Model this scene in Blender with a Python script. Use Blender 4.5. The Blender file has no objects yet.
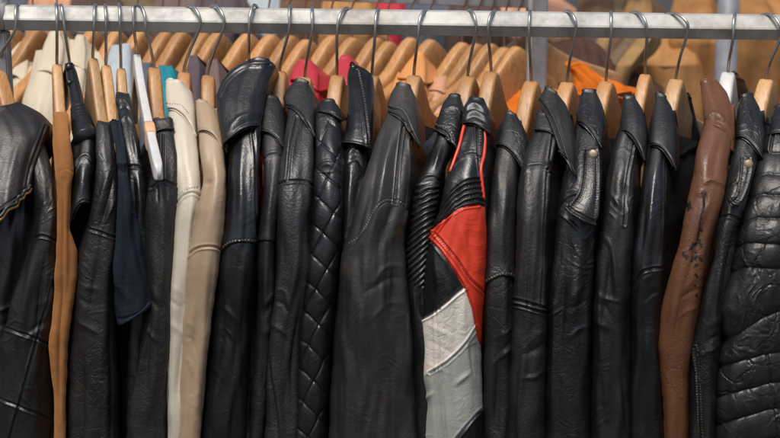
import bpy, math
import numpy as np

scene = bpy.context.scene
COL = scene.collection
RNG = np.random.default_rng(7)

# ------------------------------------------------------------------ camera
CAM = np.array([0.0, -2.2, 0.25]); PITCH = math.radians(13.0); FPX = 75 / 36 * 780
FWD = np.array([0, math.cos(PITCH), -math.sin(PITCH)]); UP = np.array([0, math.sin(PITCH), math.cos(PITCH)])
def W(px, py, Y):
    """world point at measured direction (px, py of the photograph) and depth Y"""
    px, py, Y = np.broadcast_arrays(np.asarray(px, float), np.asarray(py, float), np.asarray(Y, float))
    dx = (px - 390) / FPX; dy = (219 - py) / FPX
    d = FWD + dx[..., None] * np.array([1., 0, 0]) + dy[..., None] * UP
    return CAM + d * ((Y - CAM[1]) / d[..., 1])[..., None]

cd = bpy.data.cameras.new('camera'); cam = bpy.data.objects.new('camera', cd); COL.objects.link(cam)
cam.location = CAM; cam.rotation_euler = (math.radians(90) - PITCH, 0, 0)
cd.lens = 75; cd.sensor_width = 36; cd.clip_end = 500; cd.clip_start = 0.05
cd.dof.use_dof = True; cd.dof.focus_distance = 2.12; cd.dof.aperture_fstop = 5.6
scene.camera = cam

# ------------------------------------------------------------------ noise helpers
def pn(x, y, seed=0):
    x = np.asarray(x, float); y = np.asarray(y, float)
    xi = np.floor(x).astype(np.int64); yi = np.floor(y).astype(np.int64)
    xf = x - xi; yf = y - yi
    def g(ix, iy, fx, fy):
        h = (ix * 374761393 + iy * 668265263 + seed * 1274126177) & 0xffffffff
        h = ((h ^ (h >> 13)) * 1274126177) & 0xffffffff
        h = (h ^ (h >> 16)) & 0xffff
        a = h * (2 * math.pi / 65536)
        return np.cos(a) * fx + np.sin(a) * fy
    u = xf * xf * xf * (xf * (xf * 6 - 15) + 10); v = yf * yf * yf * (yf * (yf * 6 - 15) + 10)
    n0 = g(xi, yi, xf, yf) * (1 - u) + g(xi + 1, yi, xf - 1, yf) * u
    n1 = g(xi, yi + 1, xf, yf - 1) * (1 - u) + g(xi + 1, yi + 1, xf - 1, yf - 1) * u
    return (n0 * (1 - v) + n1 * v) * 1.5
def ridged(x, y, seed=0): return 1 - 2 * np.abs(pn(x, y, seed))

def curve_pts(pts, n=10):
    p = np.array(pts, float)
    if len(p) < 3: return p
    q = np.vstack([2 * p[0] - p[1], p, 2 * p[-1] - p[-2]]); out = []
    for i in range(1, len(q) - 2):
        for t in np.linspace(0, 1, n, endpoint=False):
            a, b, c, d = q[i - 1], q[i], q[i + 1], q[i + 2]
            out.append(0.5 * ((2 * b) + (c - a) * t + (2 * a - 5 * b + 4 * c - d) * t * t + (3 * b - a - 3 * c + d) * t ** 3))
    out.append(p[-1]); return np.array(out)
def pdist(px, py, pts):
    """distance to a curve, arc position along it, signed side"""
    c = curve_pts(pts); best = np.full(px.shape, 1e9); arc = np.zeros(px.shape); sgn = np.ones(px.shape); s0 = 0
    for a, b in zip(c[:-1], c[1:]):
        d = b - a; L = math.hypot(*d) + 1e-9
        t = np.clip(((px - a[0]) * d[0] + (py - a[1]) * d[1]) / (L * L), 0, 1)
        qx = px - a[0] - t * d[0]; qy = py - a[1] - t * d[1]; dd = np.hypot(qx, qy)
        m = dd < best; best = np.where(m, dd, best); arc = np.where(m, s0 + t * L, arc)
        sgn = np.where(m, np.sign(d[0] * qy - d[1] * qx), sgn); s0 += L
    return best, arc, sgn
def inpoly(px, py, poly):
    r = np.zeros(px.shape, bool); n = len(poly)
    for i in range(n):
        x0, y0 = poly[i]; x1, y1 = poly[(i + 1) % n]
        if y0 == y1: continue
        c = ((y0 > py) != (y1 > py)) & (px < (x1 - x0) * (py - y0) / (y1 - y0) + x0)
        r ^= c
    return r
def smooth(a, k):
    if k < 2: return a
    w = np.hanning(2 * k + 3)[1:-1]; w /= w.sum()
    return np.convolve(np.pad(a, k, mode='reflect', reflect_type='odd'), w, 'valid')

# ------------------------------------------------------------------ object helpers
def empty(name, loc, label, cat, group=None):
    o = bpy.data.objects.new(name, None); COL.objects.link(o); o.location = [float(v) for v in loc]
    o.empty_display_size = 0.05; o['label'] = label; o['category'] = cat
    if group: o['group'] = group
    return o
def wloc(o):
    l = np.zeros(3)
    while o is not None: l = l + np.array(o.location); o = o.parent
    return l
def mesh_obj(name, verts, faces, mat, parent=None, normals=None, smooth_shade=True, attr=None):
    me = bpy.data.meshes.new(name)
    v = np.asarray(verts, float)
    if parent is not None: v = v - wloc(parent)
    if isinstance(faces, np.ndarray) and faces.shape[1] == 4:
        nf = len(faces); me.vertices.add(len(v)); me.vertices.foreach_set('co', v.astype(np.float32).ravel())
        me.loops.add(nf * 4); me.loops.foreach_set('vertex_index', faces.astype(np.int32).ravel())
        me.polygons.add(nf); me.polygons.foreach_set('loop_start', np.arange(0, nf * 4, 4, dtype=np.int32))
        me.polygons.foreach_set('loop_total', np.full(nf, 4, np.int32))
        me.update(calc_edges=True); me.validate()
    else:
        me.from_pydata([tuple(p) for p in v], [], [tuple(int(i) for i in f) for f in faces]); me.update()
    if smooth_shade: me.polygons.foreach_set('use_smooth', np.ones(len(me.polygons), bool))
    if attr is not None:
        for k, a in attr.items():
            at = me.attributes.new(k, 'FLOAT', 'POINT'); at.data.foreach_set('value', a.astype(np.float32))
    if normals is not None and len(me.vertices) == len(normals):
        me.normals_split_custom_set_from_vertices([tuple(n) for n in normals])
    me.materials.append(mat)
    o = bpy.data.objects.new(name, me); COL.objects.link(o)
    if parent is not None: o.parent = parent
    return o
def tag(o, label=None, cat=None, group=None, kind=None):
    for k, v in (('label', label), ('category', cat), ('group', group), ('kind', kind)):
        if v: o[k] = v
    return o

def grid_faces(nr, nc, wrap, off=0):
    r = np.arange(nr - 1); c = np.arange(nc if wrap else nc - 1)
    R, C = np.meshgrid(r, c, indexing='ij'); C2 = (C + 1) % nc
    return (np.stack([R * nc + C, R * nc + C2, (R + 1) * nc + C2, (R + 1) * nc + C], -1).reshape(-1, 4) + off)
def grid_normals(G, wrap):
    dr = np.gradient(G, axis=0)
    if wrap: dc = (np.roll(G, -1, 1) - np.roll(G, 1, 1)) / 2
    else: dc = np.gradient(G, axis=1)
    n = np.cross(dr, dc); n /= np.linalg.norm(n, axis=-1, keepdims=True) + 1e-12
    return n
def tube(pts, rad, n=10, cap=True):
    p = np.array(pts, float); k = len(p); rad = np.broadcast_to(rad, (k,))
    t = np.gradient(p, axis=0); t /= np.linalg.norm(t, axis=1, keepdims=True) + 1e-12
    ref = np.array([1., 0, 0]) if abs(t[0, 0]) < .8 else np.array([0, 0, 1.])
    vs = []
    a = np.linspace(0, 2 * math.pi, n, endpoint=False)
    u = ref - t[0] * (ref @ t[0]); u /= np.linalg.norm(u)
    for i in range(k):
        u = u - t[i] * (u @ t[i]); u /= np.linalg.norm(u); w = np.cross(t[i], u)
        vs.append(p[i] + rad[i] * (np.cos(a)[:, None] * u + np.sin(a)[:, None] * w))
    V = np.concatenate(vs); F = [list(f) for f in grid_faces(k, n, True)]
    if cap: F += [list(range(n))[::-1], [(k - 1) * n + j for j in range(n)]]
    return V, F
def spline3(pts, n=8): return curve_pts(pts, n)

# ------------------------------------------------------------------ materials
MATS = {}
def newmat(name):
    m = bpy.data.materials.new(name); m.use_nodes = True; nt = m.node_tree
    for n in list(nt.nodes): nt.nodes.remove(n)
    out = nt.nodes.new('ShaderNodeOutputMaterial'); b = nt.nodes.new('ShaderNodeBsdfPrincipled')
    nt.links.new(b.outputs[0], out.inputs[0])
    return m, nt, b
def noise(nt, vec, scale, detail=4, rough=.55, dist=0.):
    n = nt.nodes.new('ShaderNodeTexNoise'); n.inputs['Scale'].default_value = scale
    n.inputs['Detail'].default_value = detail; n.inputs['Roughness'].default_value = rough
    n.inputs['Distortion'].default_value = dist; nt.links.new(vec, n.inputs['Vector']); return n
def ramp(nt, fac, stops):
    r = nt.nodes.new('ShaderNodeValToRGB'); nt.links.new(fac, r.inputs[0]); e = r.color_ramp.elements
    while len(e) < len(stops): e.new(.5)
    for el, (p, c) in zip(e, stops): el.position = p; el.color = (*c, 1) if len(c) == 3 else c
    return r
def mathn(nt, op, a, b):
    m = nt.nodes.new('ShaderNodeMath'); m.operation = op
    for i, v in enumerate((a, b)):
        if isinstance(v, (int, float)): m.inputs[i].default_value = v
        else: nt.links.new(v, m.inputs[i])
    return m.outputs[0]
def leather(name, col, rough=.42, grain=420, gb=.35, crease=.35, mottle=.3, spec=.7, stain=False, crscale=60, wear=None, coat=0.0):
    m, nt, b = newmat(name); tc = nt.nodes.new('ShaderNodeTexCoord'); vec = tc.outputs['Object']
    c = np.array(col)
    n1 = noise(nt, vec, 9, 5, .6)
    hi = c * (1 + mottle) if wear is None else np.array(wear)
    r = ramp(nt, n1.outputs[0], [(.28, c * (1 - mottle * .6)), (.52, c), (.78, hi)])
    color = r.outputs[0]
    # scuffs: scarce thin pale rubs
    n3 = noise(nt, vec, 38, 6, .7, .4); rs = ramp(nt, n3.outputs[0], [(.66, (0, 0, 0)), (.8, (1, 1, 1))])
    mx = nt.nodes.new('ShaderNodeMixRGB'); mx.inputs[2].default_value = (*(np.minimum(c * 1.6 + .006, 1)), 1)
    nt.links.new(mathn(nt, 'MULTIPLY', rs.outputs[0], .5), mx.inputs[0]); nt.links.new(color, mx.inputs[1]); color = mx.outputs[0]
    if stain:
        at = nt.nodes.new('ShaderNodeAttribute'); at.attribute_name = 'stain'
        m2 = nt.nodes.new('ShaderNodeMixRGB'); m2.inputs[2].default_value = (.010, .006, .004, 1)
        nt.links.new(at.outputs['Fac'], m2.inputs[0]); nt.links.new(color, m2.inputs[1]); color = m2.outputs[0]
    at = nt.nodes.new('ShaderNodeAttribute'); at.attribute_name = 'thread'
    m3 = nt.nodes.new('ShaderNodeMixRGB'); m3.inputs[2].default_value = (.13, .105, .08, 1)
    nt.links.new(at.outputs['Fac'], m3.inputs[0]); nt.links.new(color, m3.inputs[1]); color = m3.outputs[0]
    nt.links.new(color, b.inputs['Base Color'])
    n2 = noise(nt, vec, 26, 4, .6)
    rr = ramp(nt, n2.outputs[0], [(.3, (rough - .08,) * 3), (.7, (rough + .10,) * 3)])
    nt.links.new(rr.outputs[0], b.inputs['Roughness'])
    b.inputs['Specular IOR Level'].default_value = spec
    b.inputs['Coat Weight'].default_value = coat; b.inputs['Coat Roughness'].default_value = .3
    # grain cells + creases
    v = nt.nodes.new('ShaderNodeTexVoronoi'); v.inputs['Scale'].default_value = grain; nt.links.new(vec, v.inputs['Vector'])
    v2 = nt.nodes.new('ShaderNodeTexVoronoi'); v2.feature = 'DISTANCE_TO_EDGE'; v2.inputs['Scale'].default_value = crscale; crease = crease * .45; gb = gb * .42
    nd = noise(nt, vec, 30, 3); mv = nt.nodes.new('ShaderNodeMixRGB'); mv.inputs[0].default_value = .04
    nt.links.new(vec, mv.inputs[1]); nt.links.new(nd.outputs[1], mv.inputs[2]); nt.links.new(mv.outputs[0], v2.inputs['Vector'])
    re = ramp(nt, v2.outputs[0], [(0, (0, 0, 0)), (.09, (1, 1, 1))])
    n4 = noise(nt, vec, 150, 5, .65)
    bp = nt.nodes.new('ShaderNodeBump'); bp.inputs['Strength'].default_value = gb; bp.inputs['Distance'].default_value = .0009
    nt.links.new(v.outputs[0], bp.inputs['Height'])
    bq = nt.nodes.new('ShaderNodeBump'); bq.inputs['Strength'].default_value = gb * .9; bq.inputs['Distance'].default_value = .0012
    nt.links.new(n4.outputs[0], bq.inputs['Height']); nt.links.new(bp.outputs[0], bq.inputs['Normal'])
    # creases only in patches
    pm = ramp(nt, noise(nt, vec, 14, 2).outputs[0], [(.42, (0, 0, 0)), (.62, (1, 1, 1))])
    inv = mathn(nt, 'MULTIPLY', mathn(nt, 'SUBTRACT', 1.0, re.outputs[0]), pm.outputs[0])
    br = nt.nodes.new('ShaderNodeBump'); br.invert = True; br.inputs['Strength'].default_value = crease; br.inputs['Distance'].default_value = .0018
    nt.links.new(inv, br.inputs['Height']); nt.links.new(bq.outputs[0], br.inputs['Normal'])
    nt.links.new(br.outputs[0], b.inputs['Normal'])
    return m
def suede(name, col, sheen=.5):
    m, nt, b = newmat(name); tc = nt.nodes.new('ShaderNodeTexCoord'); vec = tc.outputs['Object']; c = np.array(col)
    n1 = noise(nt, vec, 22, 6, .65, .3); r = ramp(nt, n1.outputs[0], [(.3, c * .72), (.55, c), (.75, c * 1.25)])
    nt.links.new(r.outputs[0], b.inputs['Base Color']); b.inputs['Roughness'].default_value = .92
    b.inputs['Specular IOR Level'].default_value = .15
    b.inputs['Sheen Weight'].default_value = sheen; b.inputs['Sheen Tint'].default_value = (*np.minimum(c * 2, 1), 1)
    n2 = noise(nt, vec, 600, 4, .7); bp = nt.nodes.new('ShaderNodeBump'); bp.inputs['Strength'].default_value = .35; bp.inputs['Distance'].default_value = .001
    nt.links.new(n2.outputs[0], bp.inputs['Height']); nt.links.new(bp.outputs[0], b.inputs['Normal'])
    return m
def wood(name, col, dark=.5):
    m, nt, b = newmat(name); tc = nt.nodes.new('ShaderNodeTexCoord'); c = np.array(col)
    mp = nt.nodes.new('ShaderNodeMapping'); mp.inputs['Scale'].default_value = (7, .8, 2.2); nt.links.new(tc.outputs['Object'], mp.inputs[0])
    n1 = noise(nt, mp.outputs[0], 28, 6, .6, 1.2); r = ramp(nt, n1.outputs[0], [(.3, c * dark), (.5, c), (.72, np.minimum(c * 1.22, 1))])
    n2 = noise(nt, tc.outputs['Object'], 16, 4, .6); rm = ramp(nt, n2.outputs[0], [(.35, (.80, .77, .74)), (.62, (1, 1, 1))])
    mx = nt.nodes.new('ShaderNodeMixRGB'); mx.blend_type = 'MULTIPLY'; mx.inputs[0].default_value = .8
    nt.links.new(r.outputs[0], mx.inputs[1]); nt.links.new(rm.outputs[0], mx.inputs[2])
    # each hanger a slightly different board
    oi = nt.nodes.new('ShaderNodeObjectInfo'); hsv = nt.nodes.new('ShaderNodeHueSaturation')
    rv = ramp(nt, oi.outputs['Random'], [(0, (.78,) * 3), (1, (1.15,) * 3)]); nt.links.new(rv.outputs[0], hsv.inputs['Value'])
    nt.links.new(mx.outputs[0], hsv.inputs['Color']); nt.links.new(hsv.outputs[0], b.inputs['Base Color'])
    b.inputs['Roughness'].default_value = .42; b.inputs['Specular IOR Level'].default_value = .45
    bp = nt.nodes.new('ShaderNodeBump'); bp.inputs['Strength'].default_value = .15; bp.inputs['Distance'].default_value = .0006
    nt.links.new(n1.outputs[0], bp.inputs['Height']); nt.links.new(bp.outputs[0], b.inputs['Normal'])
    return m
def metal(name, col, rough=.35, met=1.0, dirt=.4, scale=40):
    m, nt, b = newmat(name); tc = nt.nodes.new('ShaderNodeTexCoord'); c = np.array(col)
    n1 = noise(nt, tc.outputs['Object'], scale, 6, .65); r = ramp(nt, n1.outputs[0], [(.3, c * (1 - dirt)), (.55, c), (.75, np.minimum(c * 1.12, 1))])
    n5 = noise(nt, tc.outputs['Object'], scale * .35, 6, .7); g5 = ramp(nt, n5.outputs[0], [(.48, (0, 0, 0)), (.72, (.75,) * 3)])
    m5 = nt.nodes.new('ShaderNodeMixRGB'); m5.inputs[2].default_value = (*(c * np.array([.55, .45, .34])), 1); nt.links.new(g5.outputs[0], m5.inputs[0]); nt.links.new(r.outputs[0], m5.inputs[1])
    nt.links.new(m5.outputs[0], b.inputs['Base Color']); b.inputs['Metallic'].default_value = met
    rr = ramp(nt, n1.outputs[0], [(.3, (rough + .2,) * 3), (.7, (rough,) * 3)]); nt.links.new(rr.outputs[0], b.inputs['Roughness'])
    bp = nt.nodes.new('ShaderNodeBump'); bp.inputs['Strength'].default_value = .12; bp.inputs['Distance'].default_value = .001
    nt.links.new(n1.outputs[0], bp.inputs['Height']); nt.links.new(bp.outputs[0], b.inputs['Normal'])
    return m
def plain(name, col, rough=.5, spec=.5):
    m, nt, b = newmat(name); tc = nt.nodes.new('ShaderNodeTexCoord'); c = np.array(col)
    n1 = noise(nt, tc.outputs['Object'], 45, 5, .6); r = ramp(nt, n1.outputs[0], [(.3, c * .82), (.65, c)])
    nt.links.new(r.outputs[0], b.inputs['Base Color']); b.inputs['Roughness'].default_value = rough
    b.inputs['Specular IOR Level'].default_value = spec
    return m

BK = (.0052, .005, .005)
M = dict(
    black=leather('black_leather', BK, .40, 330, .45, .3),
    warm=leather('warm_matte_leather', (.0075, .0066, .0058), .50, 300, .55, .4, mottle=.5), cool=leather('cool_polished_leather', (.005, .0054, .0062), .31, 460, .25, .25), dull=leather('dull_worn_leather', (.008, .0074, .0068), .47, 380, .4, .7, mottle=.6, wear=(.02, .0175, .015)),
    glossy=leather('glossy_black_leather', (.0046, .0046, .0048), .38, 420, .22, .3),
    soft=leather('soft_black_leather', (.0062, .0058, .0055), .45, 500, .3, .4),
    crinkle=leather('crinkled_black_leather', (.0058, .0055, .0052), .41, 380, .5, .75, crscale=64),
    pebble=leather('pebbled_charcoal_leather', (.012, .0118, .0115), .46, 300, .95, .15),
    weather=leather('weathered_charcoal_leather', (.018, .0165, .0145), .44, 420, .3, .3, mottle=.5, wear=(.045, .039, .032)),
    brownblack=leather('brown_black_leather', (.013, .010, .009), .42, 460, .25, .3),
    pad=leather('padded_black_leather', (.008, .0076, .0072), .44, 380, .45, 1.7, crscale=30),
    cream=leather('cream_leather', (.50, .45, .355), .45, 500, .15, .12, .08),
    creamback=leather('old_cream_leather', (.54, .46, .33), .55, 500, .15, .2, .1),
    tan=leather('taupe_leather', (.34, .24, .152), .42, 520, .12, .12, .10),
    brown=leather('chestnut_leather', (.118, .046, .020), .43, 420, .4, .5, .35, spec=.5, stain=True),
    red=leather('red_leather', (.62, .040, .012), .40, 480, .18, .2, .08),
    white=leather('white_leather', (.68, .62, .54), .5, 420, .35, .5, .08),
    grey=leather('grey_leather', (.33, .335, .30), .45, 420, .3, .3, .1),
    camel=suede('camel_suede', (.29, .125, .043)),
    navy=suede('navy_suede', (.013, .0175, .027), .2),
    wood=wood('varnished_wood', (.47, .235, .088), .66),
    palewood=wood('pale_wood', (.52, .30, .135), .7),
    backwood=wood('honey_wood', (.48, .245, .095), .7),
    steel=metal('hook_steel', (.55, .53, .49), .28, 1, .35, 60),
    rail=metal('galvanised_rail', (.46, .45, .42), .48, .2, .4, 26),
    post=metal('grey_post', (.30, .31, .33), .45, .3, .3, 30),
    brass=metal('brass_zip', (.55, .36, .14), .4, 1, .4, 90),
    whiteplastic=plain('white_plastic', (.62, .61, .59), .35),
    blackplastic=plain('black_plastic', (.012, .012, .012), .3),
    peach=plain('peach_band', (.72, .42, .24), .5),
    lining=plain('black_lining', (.006, .006, .006), .8, .2),
    redback=leather('crimson_leather', (.42, .018, .03), .4, 500, .15, .2, .15),
    orange=suede('orange_cloth', (.60, .14, .012), .2),
    peachl=leather('peach_leather', (.62, .26, .08), .45, 500, .1, .15, .1),
    pinkl=leather('pale_peach_leather', (.52, .26, .15), .5, 400, .3, .4, .1),
    paleblue=plain('pale_blue_cloth', (.40, .45, .48), .8, .2),
    teal=plain('teal_cloth', (.012, .20, .25), .6, .3),
    plum=plain('plum_cloth', (.10, .075, .085), .8, .2),
    mauve=plain('mauve_cloth', (.16, .11, .10), .8, .2),
    slate=plain('slate_cloth', (.09, .10, .13), .8, .2),
    tanf=suede('tan_suede', (.31, .15, .055), .2), caramel=suede('caramel_suede', (.40, .20, .075), .2),
    gold=suede('gold_suede', (.30, .18, .075), .2), olive=suede('olive_suede', (.15, .105, .06), .2),
    dbrown=leather('dark_brown_leather', (.075, .042, .030), .5, 400, .2, .3), cocoa=suede('cocoa_suede', (.075, .038, .027), .1), umber=suede('umber_suede', (.12, .072, .045), .2),
)

# ------------------------------------------------------------------ garments
SAMP = 0.8
def lerpkeys(keys, y, k=0):
    a = np.array(keys, float); return np.interp(y, a[:, 0], a[:, 1])
def disp_feats(D, px, py, cx, feats):
    """seams, folds and creases as real relief (metres) on the surface"""
    for f in feats:
        kind = f[0]
        if kind == 'seam':
            w = f[2] if len(f) > 2 else 1.0; d = f[3] if len(f) > 3 else .0022
            q, arc, s = pdist(px, py, f[1])
            D -= d * np.exp(-(q / w) ** 2)
            D += d * .55 * np.exp(-((q - 2.2 * w) / (1.1 * w)) ** 2) * np.where(s > 0, 1, .45)
        elif kind == 'stitch':
            q, arc, s = pdist(px, py, f[1])
            D -= .0011 * np.exp(-(q / .8) ** 2) * (np.cos(arc * 2 * math.pi / 2.6) > -.3)
        elif kind == 'ridge':
            q, arc, s = pdist(px, py, f[1]); c_ = curve_pts(f[1]); al = np.hypot(*np.diff(c_, axis=0).T).sum(); z = np.clip(arc / al, 0, 1)
            tp = np.sin(np.pi * np.clip(.08 + z * .84, 0, 1)) ** 1.2; fade = np.clip(1 - (q / (4 * f[2])), 0, 1)
            D += f[3] * .8 * tp * fade * np.exp(-(q / (1.55 * f[2])) ** 2)
        elif kind == 'lip':    # one side stands above the other
            q, arc, s = pdist(px, py, f[1]); D += f[3] * np.where(s * f[2] > 0, np.exp(-(q / 9) ** 2), -.35 * np.exp(-(q / 1.5) ** 2))
        elif kind == 'cord':
            q, arc, s = pdist(px, py, f[1]); D += f[3] * np.exp(-(q / f[2]) ** 2)
        elif kind == 'fn': D += f[1](px, py, cx)
    return D
def auto_wrinkle(px, py, cx, seed, big, mid, fine):
    s = seed * 17 + 3; u = px - cx
    D = big * pn(u / 17 + .4 * pn(py / 60, u / 60, s + 1), py / 95, s)
    D += .35 * big * pn(u / 8, py / 40, s + 5)
    mid = mid * .42; fine = fine * .4
    env = np.clip(.1 + 1.5 * pn(u / 34, py / 46, s + 2), 0, 1.2)
    w1 = pn(px / 30, py / 30, s + 8) * 1.2
    D += mid * env * (ridged(u / 26 + py / 44 + w1, py / 17 - u / 60 + w1, s + 3) ** 3)
    D -= mid * .8 * np.clip(.2 - np.abs(pn(u / 22 + w1, py / 14 + u / 25, s + 9)), 0, 1) * 5 * .25 * env
    D += fine * pn(px / 4.2, py / 3.6, s + 4) * env + fine * .6 * pn(px / 2.2, py / 2.1, s + 6)
    return D

def thread_mask(px, py, feats):
    m = np.zeros(px.shape)
    for f in feats:
        if f[0] == 'stitch':
            q, arc, s_ = pdist(px, py, f[1]); m = np.maximum(m, np.clip(1.15 - q / .75, 0, 1) * np.clip(.5 + 1.6 * np.cos(arc * 2 * math.pi / 2.6), 0, 1))
    return m
class Depth:
    def __init__(s, neck, tip, off=0, bottom=None):
        s.neck, s.tip, s.off = neck, tip, off
        s.y = np.arange(-60, 620.); p = np.interp(s.y, [neck - 40, neck, (neck + tip) / 2, tip, tip + 45, tip + 110, 470, 620], [.04, -.018, -.112, -.176, -.207, -.219, -.223, -.225])
        k = np.hanning(61); k /= k.sum(); s.v = np.convolve(np.pad(p, 30, mode='edge'), k, 'valid')
    def __call__(s, py): return np.interp(py, s.y, s.v) + s.off

def drape(seed, py, cx, hx, amt):
    """hanging folds and elbow creases of a worn sleeve"""
    if amt <= 0: return []
    r = np.random.default_rng(seed * 13 + 5); out = []
    at = lambda y, k: (float(np.interp(y, py, cx) + k * np.interp(y, py, hx)), y)
    y0, y1 = py[0], min(py[-1], 445)
    for i in range(5):
        ya = r.uniform(y0 + .25 * (y1 - y0), y1 - 50); ln = r.uniform(55, 140); k0 = r.uniform(-.7, .7); k1 = np.clip(k0 + r.uniform(-.5, .5), -.8, .8)
        out.append(('ridge', [at(ya, k0), at(ya + ln * .5, (k0 + k1) / 2 + r.uniform(-.12, .12)), at(ya + ln, k1)], r.uniform(2.0, 4.0), amt * r.choice([-1, 1]) * r.uniform(.0022, .0042)))
    ye = r.uniform(255, 335); sd = r.choice([-1, 1])
    for i in range(3):
        y = ye + i * r.uniform(10, 22); out.append(('ridge', [at(y, sd * .85), at(y + r.uniform(3, 9), sd * .35), at(y + r.uniform(8, 20), sd * r.uniform(-.4, .1))], r.uniform(1.8, 3.0), amt * (-1 if i % 2 else 1) * r.uniform(.0015, .0028)))
    return out
def garment(root, rows, depth, yaw, mat, feats=(), seam=None, seed=0, big=.0035, mid=.0012, fine=.0002, bulge=1.0, panels=(), back=None, bmax=.045, stain=None, top_round=6, cap_mat=None, folds=1.0, names=('shoulder', 'sleeve', 'torso'), samp=None, limit=None, torso_mat=None, pin=.12):
    """closed garment: a rounded sleeve/shoulder lobe towards the aisle, a flattened torso behind it"""
    sp = samp or SAMP
    if samp is None: yaw = HYAW[CUR[0]]
    rows = np.array(rows, float); py = np.arange(rows[0, 0], rows[-1, 0] + .01, sp)
    k = max(1, int(6 / sp)); Lx = smooth(np.interp(py, rows[:, 0], rows[:, 1]), k); Rx = smooth(np.interp(py, rows[:, 0], rows[:, 2]), k)
    nf = int(np.clip((Rx - Lx).max() / (sp * .8), 30, 120)); t = np.linspace(0, math.pi, nf)
    if samp is None:
        Lx = Lx + .9 * pn(py / 34, seed * 3.7 + 0 * py, 5) + .5 * pn(py / 13, seed * 2.1 + 0 * py, 6); Rx = Rx + .9 * pn(py / 31, seed * 1.9 + 0 * py, 7) + .5 * pn(py / 12, seed * 4.3 + 0 * py, 8)
    cx = (Lx + Rx) / 2; hx = (Rx - Lx) / 2
    PX = cx[:, None] - hx[:, None] * np.cos(t)[None]; PY = np.repeat(py[:, None], nf, 1)
    mpp = 2.15 / FPX
    b = np.minimum(hx * mpp * bulge, bmax)
    tr = np.clip((py - py[0]) / max(top_round, 1e-3), 0, 1); tr = np.sqrt(1 - (1 - tr) ** 2)
    Yn = depth(py)
    Yf = (Yn + b)[:, None] - (b * (.25 + .75 * tr))[:, None] * np.sin(t)[None] ** .85
    F = W(PX, PY, Yf)
    # displacement, strongest at the nose, on front lobe
    D = auto_wrinkle(PX, PY, cx[:, None], seed, big, mid, fine)
    D = disp_feats(D, PX, PY, np.repeat(cx[:, None], nf, 1), list(feats) + (drape(seed, py, cx, hx, folds) if samp is None else []))
    edge = np.clip(np.sin(t) * 2.2, 0, 1)[None]
    N = grid_normals(F, False)
    if N[len(N) // 2, nf // 2] @ FWD > 0: N = -N
    F = F + N * (D * edge)[..., None]
    # sides and back in world space
    Rw, Lw = F[:, -1], F[:, 0]
    dvec = np.array([math.sin(yaw), math.cos(yaw), 0])
    yb = np.maximum(-(Yn) - .02, .03) if back is None else np.full(len(py), back)
    LEN = np.maximum(yb - Rw[:, 1], .02)
    ns = 12; side = []
    half = (Rw - Lw) / 2; mid_ = (Rw + Lw) / 2
    for i in range(1, ns + 1):
        q = i / ns; pinch = 1 - pin * math.exp(-((q - .22) / .1) ** 2) - .3 * q ** 3 + .28 * math.sin(math.pi * q) * (len(py) > 0)
        if i == ns: pinch = .15
        side.append((q, pinch))
    S = [mid_ + dvec * (q * LEN)[:, None] + half * p for q, p in side] + [mid_ + dvec * (q * LEN)[:, None] - half * p for q, p in side[::-1]]
    S = np.stack(S, 1)
    qq = np.array([q for q, p in side] + [q for q, p in side[::-1]])
    S[..., 2] -= (.060 * np.exp(-(py - py[0]) / 62.0))[:, None] * np.clip(qq * 4, 0, 1)[None]
    wob = auto_wrinkle(np.arange(S.shape[1])[None] * 9.0 + 0 * py[:, None], py[:, None] + np.zeros((1, S.shape[1])), 0, seed + 50, .004, .001, 0)
    S[..., 0] += wob
    G = np.concatenate([F, S], 1); nc = G.shape[1]; nr = len(py)
    NN = grid_normals(G, True)
    if NN[nr // 2, nf // 2] @ FWD > 0: NN = -NN
    # cap rows (top closed)
    faces = grid_faces(nr, nc, True)
    V = G.reshape(-1, 3); NV = NN.reshape(-1, 3)
    if NN[nr // 2, nf // 2] @ np.cross(G[nr // 2 + 1, nf // 2] - G[nr // 2, nf // 2], G[nr // 2, nf // 2 + 1] - G[nr // 2, nf // 2]) > 0:
        faces = faces[:, ::-1]
    fr = (faces.min(1)) // nc
    colsf = faces % nc; front = (colsf < nf).all(1)
    fpx = np.zeros(len(faces)); fpy = py[np.minimum(fr, nr - 1)] + sp / 2
    PXall = np.concatenate([PX, np.repeat(Rx[:, None], S.shape[1], 1)], 1)
    fpx = PXall.reshape(-1)[faces].mean(1)
    region = np.full(len(faces), 2)
    region[front] = 1
    if seam is not None:
        sc = curve_pts(seam); o = np.argsort(sc[:, 0]); ys = np.interp(fpx, sc[o, 0], sc[o, 1])
        region[front & (fpy < ys)] = 0
    mats = [mat, mat, torso_mat or mat]; nm = list(names)
    for (pname, poly, pm, plabel) in panels:
        region[front & inpoly(fpx, fpy, poly)] = len(nm); nm.append(pname); mats.append(pm)
    objs = {}
    st = None
    th_ = np.zeros((nr, nc)); th_[:, :nf] = thread_mask(PX, PY, feats); th_ = th_.ravel(); hasth = th_.max() > 0
    if stain is not None:
        st = np.zeros(V.shape[0]).reshape(nr, nc); st[:, :nf] = stain(PX, PY); st = st.ravel()
    for r, n_ in enumerate(nm):
        fs = faces[region == r]
        if len(fs) == 0: continue
        if r == 2 and n_ == 'torso':   # close the neck opening of the torso
            pass
        used, invi = np.unique(fs, return_inverse=True)
        at = {}
        if st is not None: at['stain'] = st[used]
        if hasth: at['thread'] = th_[used]
        objs[n_] = mesh_obj(n_, V[used], invi.reshape(-1, 4), mats[r], root, NV[used], attr=at)
    for (pname, poly, pm, plabel) in panels:
        if plabel and pname in objs: objs[pname]['label'] = plabel
    # neck opening closed by a strip of lining
    capf = []
    top = np.arange(nc)
    ring = G[0]; cpt = ring.mean(0) - np.array([0, 0, .012])
    V2 = np.vstack([ring, cpt[None]]); capf = [[i, (i + 1) % nc, nc] for i in range(nc)]
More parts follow.
